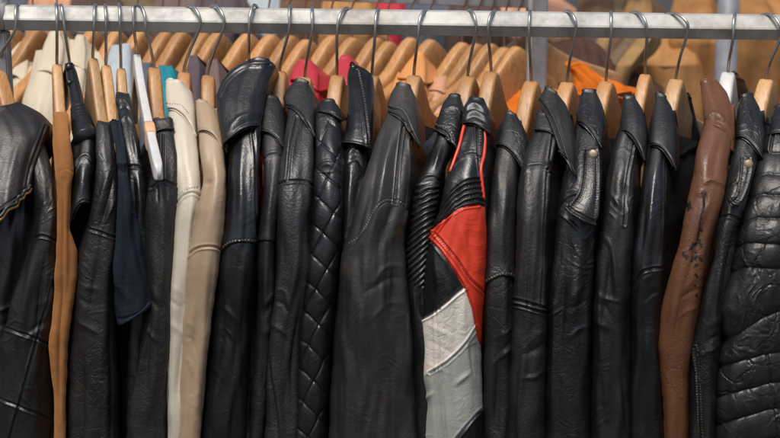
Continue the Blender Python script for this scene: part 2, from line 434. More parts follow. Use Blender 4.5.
    mesh_obj('lining', V2, capf, cap_mat or M['lining'], root)
    return objs

def shell(root, name, rows, depth, mat, feats=(), seed=0, big=.0016, mid=.001, fine=.0002, thick=.0035, tail=.05, yaw=0.2, bulge=.95, lift=.0045, bmax=.05, hem=(1, 1), hemh=.0012, label=None, roll=True, samp=None, dkeys=None, dive=0):
    """open wrapped leather piece (collar, flap, short sleeve): rows are (lx, ly, rx, ry, sag)"""
    sp = samp or SAMP
    rows = np.array(rows, float); n = len(rows)
    seg = np.hypot(*(np.diff((rows[:, :2] + rows[:, 2:4]) / 2, axis=0).T)); ss = np.concatenate([[0], np.cumsum(seg)])
    ss = ss / ss[-1]; nr = max(12, int(max(np.hypot(*np.diff(rows[:, 0:2], axis=0).T).sum(), np.hypot(*np.diff(rows[:, 2:4], axis=0).T).sum()) / sp))
    v = np.linspace(0, 1, nr); k = max(1, nr // 14)
    C = [smooth(np.interp(v, ss, rows[:, j]), k) for j in range(5)]
    lx, ly, rx, ry, sg = C
    nf = int(np.clip(np.max(np.hypot(rx - lx, ry - ly)) / (sp * .8), 24, 120)); t = np.linspace(0, math.pi, nf)
    wq = (1 - np.cos(t)) / 2
    PX = lx[:, None] * (1 - wq) + rx[:, None] * wq
    PY = ly[:, None] * (1 - wq) + ry[:, None] * wq + sg[:, None] * np.sin(t)[None] ** 2
    hx = np.abs(rx - lx) / 2; b = np.minimum(hx * 2.15 / FPX * bulge, bmax)
    Yn = (depth((ly + ry) / 2 + sg * .5) if dkeys is None else np.interp(v, [d[0] for d in dkeys], [d[1] for d in dkeys])) - lift
    Yn = Yn + dive * np.clip((v - .55) / .45, 0, 1) ** 1.5
    cx = (lx + rx) / 2
    Y2 = Yn[:, None] if dkeys is not None else depth(PY) - lift + (dive * np.clip((v - .55) / .45, 0, 1) ** 1.5)[:, None]
    Yf = Y2 + b[:, None] - b[:, None] * np.sin(t)[None] ** .85
    F = W(PX, PY, Yf)
    D = auto_wrinkle(PX, PY, cx[:, None], seed, big, mid, fine)
    D = disp_feats(D, PX, PY, np.repeat(cx[:, None], nf, 1), feats)
    # raised hems along top / bottom edges
    dist_b = (1 - v)[:, None] * nr * sp; dist_t = v[:, None] * nr * sp
    if hem[1]: D = D + hemh * np.exp(-((dist_b - 1.2) / 1.4) ** 2) - hemh * .8 * np.exp(-((dist_b - 4.5) / .9) ** 2)
    if hem[0]: D = D + hemh * np.exp(-((dist_t - 1.2) / 1.4) ** 2)
    N = grid_normals(F, False)
    if N[nr // 2, nf // 2] @ FWD > 0: N = -N
    F = F + N * (D * np.clip(np.sin(t) * 3, 0, 1)[None])[..., None]
    dv = np.array([math.sin(yaw), math.cos(yaw), 0])
    nt_ = 6; T = np.linspace(0, 1, nt_ + 1)[1:]
    tl = tail * np.clip(hx / 11, .35, 1); dz = np.array([0, 0, 1.]) * (-.55 * (1 - v) * tl)[:, None]
    Rt = np.stack([F[:, -1] + dv * (tl * q)[:, None] + dz * q for q in T], 1); Lt = np.stack([F[:, 0] + dv * (tl * q)[:, None] + dz * q for q in T[::-1]], 1)
    G = np.concatenate([Lt, F, Rt], 1); nc = G.shape[1]
    N = grid_normals(G, False)
    if N[nr // 2, nc // 2] @ FWD > 0: N = -N
    if roll:   # top edge rolls over to the inside
        c0 = G[0]; d0 = G[0] - G[1]; d0 /= np.linalg.norm(d0, axis=1, keepdims=True) + 1e-9
        rr = float(min(.006, np.linalg.norm(G[0, nt_] - G[0, -nt_ - 1]) * .25)); ex = []
        for a in np.linspace(math.pi * .95, 0, 9)[:-1]:
            ex.append(c0 - N[0] * rr * (1 - math.cos(a)) + d0 * rr * math.sin(a))
        G = np.concatenate([np.stack(ex), G], 0)
        nr = len(G)
        N = grid_normals(G, False)
        if N[nr // 2, nc // 2] @ FWD > 0: N = -N
    tm = np.zeros((nr, nc)); fm = thread_mask(PX, PY, feats); tm[nr - len(fm):, nt_:nt_ + nf] = fm; tm = np.concatenate([tm.ravel(), 0 * tm.ravel()])
    I = G - N * thick
    V = np.vstack([G.reshape(-1, 3), I.reshape(-1, 3)]); o = nr * nc
    f1 = grid_faces(nr, nc, False)
    p0 = G[nr // 2, nc // 2]; nn = np.cross(G[nr // 2, nc // 2 + 1] - p0, G[nr // 2 + 1, nc // 2] - p0)
    if nn @ N[nr // 2, nc // 2] < 0: f1 = f1[:, ::-1]
    f2 = f1[:, ::-1] + o
    def rim(idx):
        a = idx[:-1]; c = idx[1:]; return np.stack([a, c, c + o, a + o], -1)
    A = np.arange(nc); Bt = (nr - 1) * nc + np.arange(nc); Lc = np.arange(nr) * nc; Rc = np.arange(nr) * nc + nc - 1
    Fq = np.vstack([f1, f2, rim(A), rim(Bt)[:, ::-1], rim(Lc)[:, ::-1], rim(Rc)])
    ob = mesh_obj(name, V, Fq, mat, root, attr={'thread': tm} if tm.max() > 0 else None)
    if label: ob['label'] = label
    return ob

def stroke(root, name, pts, depthfn, mat, rad=.0018, lift=.0, n=8, label=None):
    """thin raised line (piping, zip, strap edge) lying on a garment"""
    c = curve_pts(pts, 6); w = W(c[:, 0], c[:, 1], depthfn(c[:, 0], c[:, 1]) - lift)
    V, F = tube(w, rad, n); o = mesh_obj(name, V, F, mat, root)
    if label: o['label'] = label
    return o

# ------------------------------------------------------------------ hangers
def hanger_body(neck, dirv, length, drop, h0=.085, h1=.032, t0=.0165, t1=.019, bow=.012, n=80, far=None, hump=.044, hw=.040, ex=.30):
    """contoured wooden body: rounded section swept from the near tip over the humped neck to the far tip"""
    s = np.linspace(-1, 1, n); s = np.sign(s) * np.abs(s) ** 1.35
    dirv = np.array(dirv) / np.linalg.norm(dirv); side = np.array([dirv[1], -dirv[0], 0])
    V = []; m = 28
    a = np.linspace(0, 2 * math.pi, m, endpoint=False) + .02
    cy = np.sign(np.cos(a)) * np.abs(np.cos(a)) ** ex; cz = np.sign(np.sin(a)) * np.abs(np.sin(a)) ** ex
    for q in s:
        ln = length if q < 0 else (far or length); aa = abs(q); dd = aa * ln
        hp = 1 - math.exp(-(dd / hw) ** 2.1)
        zt = -hump * hp - max(drop - hump, .01) * aa
        h = h1 + (h0 - h1) * math.exp(-(dd / (hw * 1.5)) ** 2); th = t0 + (t1 - t0) * aa
        end = 1 - max(0, (aa - .95) / .05) ** 2 * .55
        c = neck + dirv * (q * ln) + side * (bow * aa ** 2) + np.array([0, 0, zt - h / 2])
        V.append(c + side * (cy * th / 2 * end)[:, None] + np.array([0, 0, 1.]) * (cz * h / 2 * end)[:, None])
    V = np.concatenate(V); F = [list(f) for f in grid_faces(n, m, True)]
    F += [list(range(m))[::-1], [(n - 1) * m + j for j in range(m)]]
    return V, F
def hook_mesh(pts, rad=.0021):
    return tube(spline3(pts, 10), rad, 10)

def front_hanger(name, neck, tip, tipY, hook, label, mat='wood', yawmin=None, th=.0165, band=False, group='wooden hangers on the front rail', tipfac=1.0, h0=.088):
    k = (168 - neck[1]) / (tip[1] - neck[1]); tip = (neck[0] + (tip[0] - neck[0]) * k * 1.05, 168)
    nw = W(neck[0], neck[1], -.004); tw = W(tip[0], tip[1], -.150)
    d = (tw - nw); ln = math.hypot(d[0], d[1]); drop = -d[2]
    root = empty(name, nw, label, 'hanger', group)
    dv = np.array([d[0], d[1], 0]) / ln
    V, F = hanger_body(nw, -dv, ln, max(drop, .06), t0=th * 1.16, t1=th * 1.25, h0=h0, far=.2, hw=.046, bow=.003)
    mesh_obj('body', V, F, M[mat], root)
    # hook: neck -> front of the rail -> over it -> behind
    hp = [nw + np.array([0, 0, -.012]), nw + np.array([0, 0, .004])]
    (tx, ty), (fx, fy) = hook
    bend = W((fx * .35 + neck[0] * .65), fy + (neck[1] - fy) * .55, -.016)
    hp += [bend, W(fx, fy, -.0235), W(fx * .75 + tx * .25, fy * .35 + ty * .65, -.020)]
    tp = W(tx, ty, -.002); hp += [tp]
    back = W(tx + (tx - fx) * .7, ty, 0); hp += [np.array([back[0], .017, tp[2] - .009]), np.array([back[0], .023, tp[2] - .024])]
    V, F = hook_mesh(hp); mesh_obj('hook', V, F, M['steel'], root)
    return root

def railz(px, off=0):   # rail centre line
    return W(px, 17.5 + 10 * px / 780, 0)

# ------------------------------------------------------------------ the clothes rails
def sweep_profile(prof, p0, p1):
    prof = np.array(prof); V = np.vstack([p0 + np.array([0, a, b]) for a, b in prof] + [p1 + np.array([0, a, b]) for a, b in prof])
    m = len(prof); F = [[i, (i + 1) % m, m + (i + 1) % m, m + i] for i in range(m)] + [list(range(m))[::-1], [m + i for i in range(m)]]
    return V, F
RP = [(-.0075, -.0162), (-.0095, -.0155), (-.0165, -.0012), (-.0155, .0012), (-.002, .0150), (.001, .016), (.0155, .016), (.0165, .015), (.0165, -.0145), (.0155, -.0155)]
r0, r1 = railz(6), railz(900)
rack = empty('clothes_rail', (r0[0], 0, -1.5), 'pale galvanised square tube rail the front row of jackets hangs from', 'clothes rail')
V, F = sweep_profile(RP, r0, r1); mesh_obj('rail_tube', V, F, M['rail'], rack, smooth_shade=False)
def boxm(c, s, bev=.002):
    import bmesh
    bm = bmesh.new(); bmesh.ops.create_cube(bm, size=1)
    for v in bm.verts: v.co.x *= s[0]; v.co.y *= s[1]; v.co.z *= s[2]
    bmesh.ops.bevel(bm, geom=bm.edges[:], offset=bev, segments=2, affect='EDGES')
    for v in bm.verts: v.co.x += c[0]; v.co.y += c[1]; v.co.z += c[2]
    V = np.array([v.co[:] for v in bm.verts]); F = [[v.index for v in f.verts] for f in bm.faces]; bm.free(); return V, F
pz = r0[2] - .017
V, F = boxm((r0[0] - .013, .004, (pz - 1.5) / 2), (.028, .03, pz + 1.5 - .002)); mesh_obj('post', V, F, M['post'], rack, smooth_shade=False)
V, F = boxm((r0[0] - .012, .002, r0[2] + .002), (.022, .042, .044), .005); mesh_obj('end_bracket', V, F, M['rail'], rack)
V, F = boxm((W(108, 0, 0)[0], -.0165, railz(108)[2] - .002), (.003, .003, .02), .0008); mesh_obj('weld_mark', V, F, M['rail'], rack)
V, F = boxm((r0[0] - .006, .004, -1.49), (.05, .42, .02), .004); mesh_obj('foot', V, F, M['post'], rack)

# ------------------------------------------------------------------ front row of jackets
HL = [  # neck, near tip, tip depth, hook (top, front), label, material
    ((-3, 66), (22, 128), -.15, ((17, 4), (15, 30)), 'wooden hanger at the left post, holding the zipped collar jacket', 'wood', .018),
    ((57, 64), (61, 122), -.15, ((56, 4), (57, 30)), 'narrow wooden hanger holding the camel suede jacket', 'palewood', .013),
    ((93, 58), (105, 128), -.15, ((95, 5), (94, 30)), 'wooden hanger right of black clip hanger, holding the wide creased jacket', 'palewood', .013),
    ((106, 65), (115, 128), -.15, ((105, 5), (106, 30)), 'wooden hanger holding the navy suede jacket', 'palewood', .013),
    ((121, 68), (124, 112), -.10, ((119, 4), (120, 30)), 'wooden hanger wrapped at its base by gathered black leather', 'palewood', .012),
    ((154, 67), (160, 132), -.14, ((140, 5), (146, 32)), 'wooden hanger just right of the white plastic hanger with its peach band', 'wood', .016),
    ((184, 72), (182, 122), -.14, ((190, 5), (200, 26)), 'wooden hanger holding the cream jacket', 'wood', .017),
    ((208, 75), (207, 128), -.14, ((214, 5), (224, 26)), 'wooden hanger holding the taupe jacket', 'wood', .017),
    ((249, 62), (247, 120), -.14, ((254, 5), (249, 32)), 'hanger swallowed by the tall rounded collar', 'wood', .016),
    ((280, 71), (273, 126), -.14, ((290, 6), (289, 30)), 'wooden hanger holding the slim black jacket with folded collar', 'wood', .017),
    ((305, 77), (296, 128), -.14, ((312, 8), (312, 32)), 'wooden hanger mostly hidden by the pebble grained collar', 'wood', .017),
    ((337, 75), (327, 128), -.14, ((346, 8), (337, 34)), 'wooden hanger holding the quilted jacket', 'wood', .018),
    ((372, 75), (356, 135), -.13, ((378, 9), (375, 36)), 'wooden hanger right of tall piped collar, showing a broad face', 'wood', .018),
    ((414, 75), (396, 140), -.14, ((425, 10), (418, 38)), 'wooden hanger holding the wide weathered jacket', 'wood', .019),
    ((468, 76), (447, 138), -.14, ((470, 10), (476, 30)), 'wooden hanger holding the ribbed biker jacket', 'wood', .019),
    ((491, 71), (473, 132), -.14, ((494, 11), (488, 32)), 'wooden hanger holding the racing jacket', 'wood', .018),
    ((531, 81), (508, 148), -.14, ((530, 11), (529, 36)), 'wooden hanger in front of the grey rack post', 'wood', .019),
    ((567, 82), (545, 145), -.14, ((568, 11), (576, 30)), 'wooden hanger holding the jacket with pointed open collar', 'wood', .019),
    ((606, 81), (584, 142), -.14, ((611, 12), (611, 36)), 'wooden hanger in front of the orange garment, holding the jacket with brass snap flap', 'wood', .019),
    ((645, 74), (626, 142), -.14, ((636, 12), (647, 32)), 'angular wooden hanger with flat pale top holding the soft lapel jacket', 'wood', .015),
    ((676, 79), (655, 145), -.14, ((672, 13), (688, 30)), 'wooden hanger with wide looped hook just left of the chestnut jacket', 'palewood', .019),
    ((728, 72), (715, 138), -.13, ((735, 14), (733, 38)), 'chipped white painted hanger holding the chestnut jacket', 'whiteplastic', .018),
    ((766, 79), (745, 140), -.14, ((768, 14), (781, 36)), 'wooden hanger holding the strapped jacket near the right edge', 'palewood', .019),
    ((806, 86), (784, 150), -.14, ((806, 14), (812, 38)), 'wooden hanger holding the padded jacket beyond the right edge', 'wood', .019),
]
def tip168(nk, tp):
    k = (168 - nk[1]) / (tp[1] - nk[1]); return (nk[0] + (tp[0] - nk[0]) * k * 1.05, 168)
HYAW = []
for h in HL:
    a_ = W(h[0][0], h[0][1], -.004); b_ = W(*tip168(h[0], h[1]), -.150); HYAW.append(math.atan2(a_[0] - b_[0], a_[1] - b_[1]))
HYAW.insert(2, HYAW[2] if False else math.radians(-14))
CUR = [-1]
JG = 'jackets on the front rail'
def jroot(name, x, label, cat='jacket', group=JG):
    CUR[0] += 1
    p = W(x, 440, 0); return empty(name, (p[0], 0, p[2] - .04), label, cat, group)
R = math.radians
S = lambda *p: ('seam', p)
T = lambda *p: ('stitch', p)
def RD(w, h, *p): return ('ridge', p, w, h)

def add_front():
    # ---- 1 brown-black jacket with broad zipped collar
    d = Depth(70, 175, .0)
    j = jroot('leather_jacket', 8, 'brown black jacket with broad folded collar edged in brass zip, at left end')
    garment(j, [(130, -30, 38), (190, -34, 38), (260, -40, 34), (350, -45, 30), (470, -50, 20)], Depth(70, 175, .035), R(4), M['brownblack'], names=('torso_front', 'torso_front', 'torso'), seed=2, big=.005)
    garment(j, [(138, 22, 42), (150, 24, 46), (180, 30, 54), (215, 34, 57), (240, 29, 57.5), (270, 21, 56), (310, 9, 54), (350, -2, 53), (400, -10, 52), (470, -18, 50)], Depth(70, 170, .008), R(0), M['soft'],
            feats=[S((28, 240), (38, 236), (50, 238), (58, 242)), S((56, 270), (45, 312), (28, 372), (8, 445)), S((2, 326), (26, 335), (52, 345)), S((-4, 398), (24, 408), (52, 419)), RD(3, .003, (34, 250), (26, 300), (14, 350))], seam=[(20, 243), (38, 236), (58, 243)], seed=3, mid=.002, big=.004)
    c1 = shell(j, 'collar', [(-34, 124, 19, 103, -4), (-34, 134, 40, 112, 1), (-34, 146, 53, 125, 5), (-34, 160, 44, 143, 5), (-34, 182, 36, 163, 4), (-34, 236, 32, 189, 0)], d, M['brownblack'], seed=4, feats=[S((48, 128), (41, 145), (35, 165), (31, 184)), S((45, 127), (37, 146), (31, 166), (27, 186))], big=.003, tail=.07, yaw=0, bmax=.06, lift=.024, hemh=.002)
    dz = lambda x, y: np.interp(x, [-30, 0, 32], [-.235, -.235, -.20])
    zt = [(31, 188), (29, 192), (25, 194), (23, 198), (19, 200), (17, 206), (12, 208), (7, 211), (3, 217), (-2, 221), (-14, 228)]
    stroke(c1, 'zip', zt, dz, M['brass'], .0023)
    stroke(c1, 'zip_tape', [(x_ - .5, y_ - 3) for x_, y_ in zt], dz, M['soft'], .0024)

    # ---- 2 camel suede
    j = jroot('suede_jacket', 60, 'narrow camel suede jacket between black ones near the left end')
    garment(j, [(112, 54, 67), (120, 54, 68), (150, 56.5, 71), (172, 57, 73.5), (180, 57, 72), (230, 56.5, 69), (250, 56, 77), (275, 55, 77), (300, 54, 74), (330, 51, 70), (345, 49.5, 68), (365, 51, 67), (390, 54, 66), (470, 55, 64)], Depth(63, 135, .002), R(-3), M['camel'],
            feats=[('lip', [(56, 177), (63, 171), (70, 171), (75, 177)], 1, .0022), RD(1.8, -.006, (63, 180), (62, 230), (61, 290), (59, 350), (59, 420)), RD(3, .004, (53, 310), (53, 345), (57, 390)), RD(1.6, .003, (66, 185), (66, 230), (67, 300))], seam=[(50, 179), (63, 171), (70, 171), (76, 178)], folds=.6, seed=5, big=.002, mid=.0006, top_round=4, cap_mat=M['camel'])

    # ---- 3 black cap-sleeved jacket on clip hanger
    d = Depth(70, 165, -.002)
    j = jroot('leather_jacket', 82, 'black jacket with short turned sleeve ending above a dark gap, on black clip hanger')
    garment(j, [(138, 74, 92), (200, 74, 90), (228, 70, 92), (300, 73, 88), (470, 76, 84)], Depth(70, 165, .04), R(-3), M['lining'], names=('torso_front', 'torso_front', 'torso'), seed=6)
    shell(j, 'sleeve', [(76, 133, 92, 133, -2), (71, 142, 96, 143, -3), (71, 158, 95, 158, -2), (73, 176, 92, 174, -3), (71, 195, 90, 190, -3), (68, 224, 90, 205, -10)], d, M['glossy'], feats=[S((73, 171), (79, 160), (86, 157), (95, 168)), RD(3, .003, (84, 165), (82, 200))], seed=7, big=.003, mid=.0014, tail=.07, yaw=R(-3), hemh=.0016)

    # ---- 4 black jacket with creased upper sleeve
    j = jroot('leather_jacket', 95, 'wide plain black jacket with pale diagonal creases on its upper sleeve, left of navy suede')
    garment(j, [(121, 98, 110), (130, 97, 113), (160, 97, 115.5), (190, 95, 117.5), (215, 90, 117.5), (235, 84, 116.5), (270, 76, 115.5), (310, 72, 115), (360, 70, 117), (400, 68.5, 119), (470, 66, 121)], Depth(60, 150, -.002), R(-4), M['dull'],
            feats=[S((80, 224), (90, 229), (102, 233), (116, 238)), RD(2.2, .004, (111, 165), (103, 195), (95, 222)), RD(1.8, -.003, (116, 172), (107, 205), (99, 228)), RD(1.5, .003, (114, 200), (104, 226)), RD(4, .003, (104, 250), (103, 330), (106, 430))], seam=[(70, 220), (90, 229), (102, 233), (120, 239)], seed=8, mid=.0022, big=.004, cap_mat=M['dull'])

    # ---- 5 navy suede with flared short sleeve
    d = Depth(65, 150, -.002)
    j = jroot('suede_jacket', 122, 'navy suede jacket with flared short sleeve ending in a ragged hem')
    garment(j, [(124, 112, 121), (200, 118, 130), (300, 118, 140), (470, 120, 140)], Depth(65, 150, .06), R(-3), M['lining'], names=('torso_front', 'torso_front', 'torso'), seed=9)
    shell(j, 'sleeve', [(111, 122, 120, 121, 0), (115, 145, 125, 145, 0), (118, 165, 127, 166, 0), (118, 185, 129, 184, 0), (117, 215, 136, 212, 0), (116, 250, 144, 250, 1), (115, 280, 149, 280, 0), (114, 300, 153, 296, 4), (113, 309, 153, 298, 9), (118, 326, 152, 300, 4)], d, M['navy'], feats=[RD(3.5, .008, (123, 160), (128, 220), (138, 290)), RD(3, -.008, (121, 170), (123, 240), (126, 305)), RD(3, .006, (117, 250), (121, 285), (130, 306)), RD(2.5, -.005, (133, 215), (141, 265), (149, 295)), RD(2, .004, (118, 160), (123, 164), (128, 161)), RD(2, -.004, (117, 168), (123, 172), (128, 170))], seed=10, big=.006, mid=.003, tail=.07, yaw=R(-3), hemh=.0015)

    # ---- 6 black with gathered top
    j = jroot('leather_jacket', 133, 'slim black jacket with gathered leather round its wooden hanger, left of white hanger')
    garment(j, [(93, 115.5, 129), (100, 115, 131), (120, 119, 134), (160, 124, 142.5), (168, 126, 144), (200, 127, 147), (240, 128, 149), (330, 130, 146), (470, 126, 140)], Depth(68, 145, .012), R(-4), M['glossy'],
            feats=[S((122, 169), (130, 166), (138, 166), (144, 170)), RD(1.5, .003, (116, 104), (124, 100), (131, 106)), RD(1.3, -.003, (116, 112), (126, 107), (133, 115)), RD(1.4, .003, (119, 124), (128, 117), (135, 128)), RD(1.3, .003, (131, 125), (138, 160)), RD(2, .004, (138, 172), (141, 215)), RD(1.5, -.004, (133, 175), (136, 230))], seam=[(118, 171), (130, 166), (138, 166), (148, 171)], seed=11, mid=.002, top_round=3, cap_mat=M['glossy'])

    # ---- 7 black jacket right of the white hanger
    j = jroot('leather_jacket', 160, 'black jacket with small collar and pale pressed front edge, left of cream jacket')
    d = Depth(67, 160, -.004)
    garment(j, [(120, 153, 172), (130, 154, 174), (150, 154, 176), (180, 150, 178.5), (200, 147, 179), (230, 144.5, 178), (260, 146, 174), (300, 147, 170), (340, 142, 168), (380, 135.5, 167.5), (438, 127.5, 167), (470, 124, 167)], d, R(-2), M['warm'],
            feats=[S((150, 188), (158, 182), (166, 181), (178, 186)), S((163, 135), (163, 180)), RD(1.2, .004, (150, 320), (141, 362), (131, 420), (127, 450)), RD(3, .003, (164, 200), (163, 300)), RD(1.4, -.003, (157, 184), (158, 205)), RD(1.4, -.003, (165, 183), (167, 200)), RD(4, .002, (158, 300), (154, 420))], seam=[(140, 190), (158, 182), (166, 181), (182, 187)], seed=12, mid=.0012)
    shell(j, 'collar', [(152, 121, 172, 119, -1), (152, 125, 173, 124, 1), (154, 134, 174, 130, -3)], d, M['warm'], seed=13, tail=.04, yaw=R(-2))

    # ---- 8 cream
    d = Depth(72, 165, -.002)
    j = jroot('leather_jacket', 180, 'cream leather jacket with small stitched collar beside the taupe one')
    garment(j, [(92, 169, 191), (120, 169, 195), (160, 172, 199), (195, 174.5, 201.5), (230, 172.5, 199), (260, 171, 196), (300, 170, 192), (438, 167.5, 186), (470, 167, 186)], d, R(0), M['cream'],
            feats=[S((174, 204), (184, 195), (193, 193), (202, 197)), T((176, 197), (186, 190), (198, 188)), RD(2, .003, (192, 200), (188, 240), (185, 300)), RD(2.5, -.003, (197, 200), (193, 240)), RD(3, .003, (177, 210), (175, 320), (172, 440))], seam=[(165, 210), (184, 195), (193, 193), (206, 198)], folds=.6, seed=14, big=.0025, mid=.0007)
    shell(j, 'collar', [(166, 81, 182, 82, -2), (165.5, 92, 192, 92, 0), (166, 102, 195, 108, 0), (167, 109, 196.5, 138, -10)], d, M['cream'], feats=[T((167, 104), (180, 104), (189, 113))], seed=15, tail=.045, yaw=R(0), big=.002, mid=.0005)

    # ---- 9 taupe
    d = Depth(74, 160, -.014)
    j = jroot('leather_jacket', 208, 'smooth taupe leather jacket beside the cream one')
    garment(j, [(108, 198, 217), (130, 199, 221), (150, 200.5, 223.5), (180, 203, 225.5), (200, 199.5, 225.5), (225, 194, 224), (245, 190, 222), (280, 186, 217), (310, 184, 212.5), (370, 180.5, 206), (438, 176, 200), (470, 174, 198)], d, R(2), M['tan'],
            feats=[S((187, 257), (196, 249), (206, 246.5), (215, 247), (223, 251)), ('ridge', [(203, 185), (212, 180)], 2, -.003), RD(3, .003, (207, 255), (205, 300), (196, 420)), RD(3, -.0035, (213, 255), (211, 290), (205, 330)), RD(2, .002, (204, 188), (198, 215)), RD(2, -.002, (201, 340), (199, 390))], seam=[(180, 262), (196, 249), (206, 246.5), (215, 247), (228, 252)], folds=.6, seed=16, big=.003, mid=.0007)
    shell(j, 'collar', [(197, 101, 206, 101, -1), (196.5, 108, 214, 108, 0), (197, 120, 220, 124, 0), (198, 132, 223, 148, -7)], d, M['tan'], seed=17, tail=.045, yaw=R(3), big=.002, mid=.0004)

    # ---- 10 big black, high rounded collar
    d = Depth(55, 165, -.012)
    j = jroot('leather_jacket', 236, 'long black jacket with tall rounded stand collar right of the taupe one')
    garment(j, [(100, 221, 262), (130, 226, 261), (150, 229, 258.5), (170, 228, 257.5), (200, 227, 258.5), (230, 224, 256.5), (250, 221.5, 255), (280, 219, 254), (330, 212, 252), (438, 203, 246), (470, 200, 244)], d, R(5), M['cool'],
            feats=[('lip', [(221, 255), (228, 246), (240, 242), (257, 243)], -1, .0028), T((224, 248), (232, 241), (242, 239), (257, 240)), RD(4, .003, (243, 135), (240, 175), (241, 230)), S((252, 130), (255, 170), (255, 235)), RD(5, .004, (241, 255), (235, 330), (226, 440))], seam=[(210, 262), (228, 246), (240, 242), (262, 243)], seed=18, mid=.0013, big=.004)
    shell(j, 'collar', [(250, 59, 268, 59.5, -2), (232, 68, 277, 66, -2), (222, 80, 272, 78, 0), (215.5, 97, 266, 96, 2), (219, 125, 262, 118, 0), (223, 146, 260, 126, -6)], d, M['glossy'], feats=[S((218, 96), (226, 80), (244, 66), (270, 65)), RD(2, .003, (228, 130), (240, 118), (262, 112)), RD(1.6, -.003, (226, 138), (242, 124), (262, 119))], seed=19, big=.002, mid=.0007, tail=.06, yaw=R(5), lift=.014, bmax=.035)

    # ---- 11 slim black
    d = Depth(70, 160, .0)
    j = jroot('leather_jacket', 268, 'slim black jacket with neat folded collar squeezed beside the tall collared jacket')
    garment(j, [(104, 263, 281), (130, 263, 284), (150, 263, 283), (170, 264, 281.5), (200, 263, 278), (240, 258, 273), (300, 258, 274), (350, 255, 270), (438, 249, 263), (470, 247, 262)], d, R(6), M['soft'],
            feats=[S((262, 160), (268, 155), (276, 154), (284, 158)), ('lip', [(256, 242), (264, 240), (274, 241)], -1, .0022), RD(2, .003, (274, 165), (268, 240), (265, 400))], seam=[(250, 243), (264, 240), (280, 241)], seed=20, big=.002, mid=.001)
    shell(j, 'collar', [(264, 96, 278, 97, -1), (261.5, 106, 283, 106, 0), (261, 120, 285, 126, 0), (261, 132, 285.5, 150, -5)], d, M['soft'], seed=21, tail=.045, yaw=R(6), mid=.0014)

    # ---- 12 pebbled charcoal
    d = Depth(76, 160, -.006)
    j = jroot('leather_jacket', 296, 'dull pebble grained charcoal jacket left of the quilted one')
    garment(j, [(98, 288, 312), (120, 287, 314), (150, 283, 313.5), (182, 275.5, 314.5), (220, 273, 313), (270, 276, 312), (310, 272.5, 305), (350, 267, 300), (400, 264, 300), (470, 262, 300)], d, R(8), M['pebble'],
            feats=[S((272, 190), (280, 184), (292, 181), (305, 181), (316, 188)), S((297, 118), (291, 150), (288, 180)), RD(2.2, .004, (271, 350), (276, 390), (284, 445)), RD(1.6, -.004, (269, 345), (272, 390), (278, 445)), RD(2, .002, (285, 200), (280, 260), (276, 330))], seam=[(265, 194), (280, 184), (292, 181), (305, 181), (320, 190)], seed=22, big=.004, mid=.0012)
    shell(j, 'collar', [(296, 80, 308, 82, -2), (286, 90, 313, 92, -1), (283, 98, 315, 110, 1), (285, 105, 315, 138, -8)], d, M['pebble'], seed=23, tail=.05, yaw=R(8), hemh=.002)

    # ---- 13 quilted
    d = Depth(74, 160, -.010)
    j = jroot('quilted_jacket', 322, 'black jacket with diamond quilted sleeve')
    def quilt(px, py, cx):
        u = px - cx; out = 0
        wgt = np.clip((py - 118) / 6, 0, 1) * np.where((py > 163) & (py < 173), .3, 1)
        for k, sp_, o in ((.80, 29.0, 4), (-1.9, 52.0, 20)):
            q = (py - k * u - o) / sp_; f = np.abs(q - np.round(q)) * sp_ / math.hypot(1, k)
            out = out - .0016 * np.exp(-(f / 1.0) ** 2) - .0009 * np.exp(-(f / 4.5) ** 2)
        return wgt * out
    garment(j, [(106, 317, 339), (120, 315.5, 341), (150, 315, 341), (166, 314.5, 341.5), (200, 313, 342), (240, 310, 341), (280, 304.5, 337), (310, 302, 334), (350, 298, 330), (438, 293, 325), (470, 291, 324)], d, R(10), M['glossy'],
            feats=[('fn', quilt), S((313, 173), (320, 165), (329, 163), (336, 167), (343, 178)), RD(2, .003, (318, 168), (328, 165), (340, 174))], seam=[(308, 176), (320, 165), (329, 163), (336, 167), (346, 180)], folds=.5, seed=24, big=.0015, mid=.0008)
    shell(j, 'collar', [(322, 100, 333, 100, -1), (318, 104, 339, 108, 0), (317, 112, 341.5, 122, -3)], d, M['glossy'], seed=25, tail=.04, yaw=R(10))

    # ---- 14 tall collar with piped edge
    d = Depth(73, 165, .012)
    j = jroot('leather_jacket', 350, 'black jacket with tall upright piped collar, half hidden behind the big weathered one')
    garment(j, [(110, 350, 372), (140, 343, 370), (160, 342, 368), (200, 340.5, 366), (250, 341, 366), (300, 338, 366), (470, 334, 366)], d, R(10), M['black'],
            feats=[S((340, 152), (350, 147), (358, 150)), RD(1.8, .004, (345, 158), (355, 150), (364, 158)), RD(1.6, -.003, (346, 164), (356, 158), (364, 166)), RD(2.5, .003, (352, 165), (348, 230))], seed=26, mid=.0018)
    shell(j, 'collar', [(351, 64, 354, 64, 0), (347.5, 72, 366, 69, 0), (347, 90, 373, 76, 0), (347.5, 110, 374, 108, 0), (346, 128, 373.5, 132, 0), (341, 143, 371, 150, -3)], d, M['cool'], feats=[('ridge', [(355, 66), (360, 90), (364, 115), (369, 150)], 1.1, .0028), T((359, 70), (364, 95), (368, 120), (371, 145)), S((357, 68), (361.5, 95), (366, 120), (370, 150))], seed=27, tail=.05, yaw=R(10), big=.003, mid=.0016, lift=.016)

    # ---- 15 weathered
    d = Depth(74, 175, -.028)
    j = jroot('leather_jacket', 378, 'widest weathered charcoal jacket with arched yoke seam, left of the ribbed biker jacket')
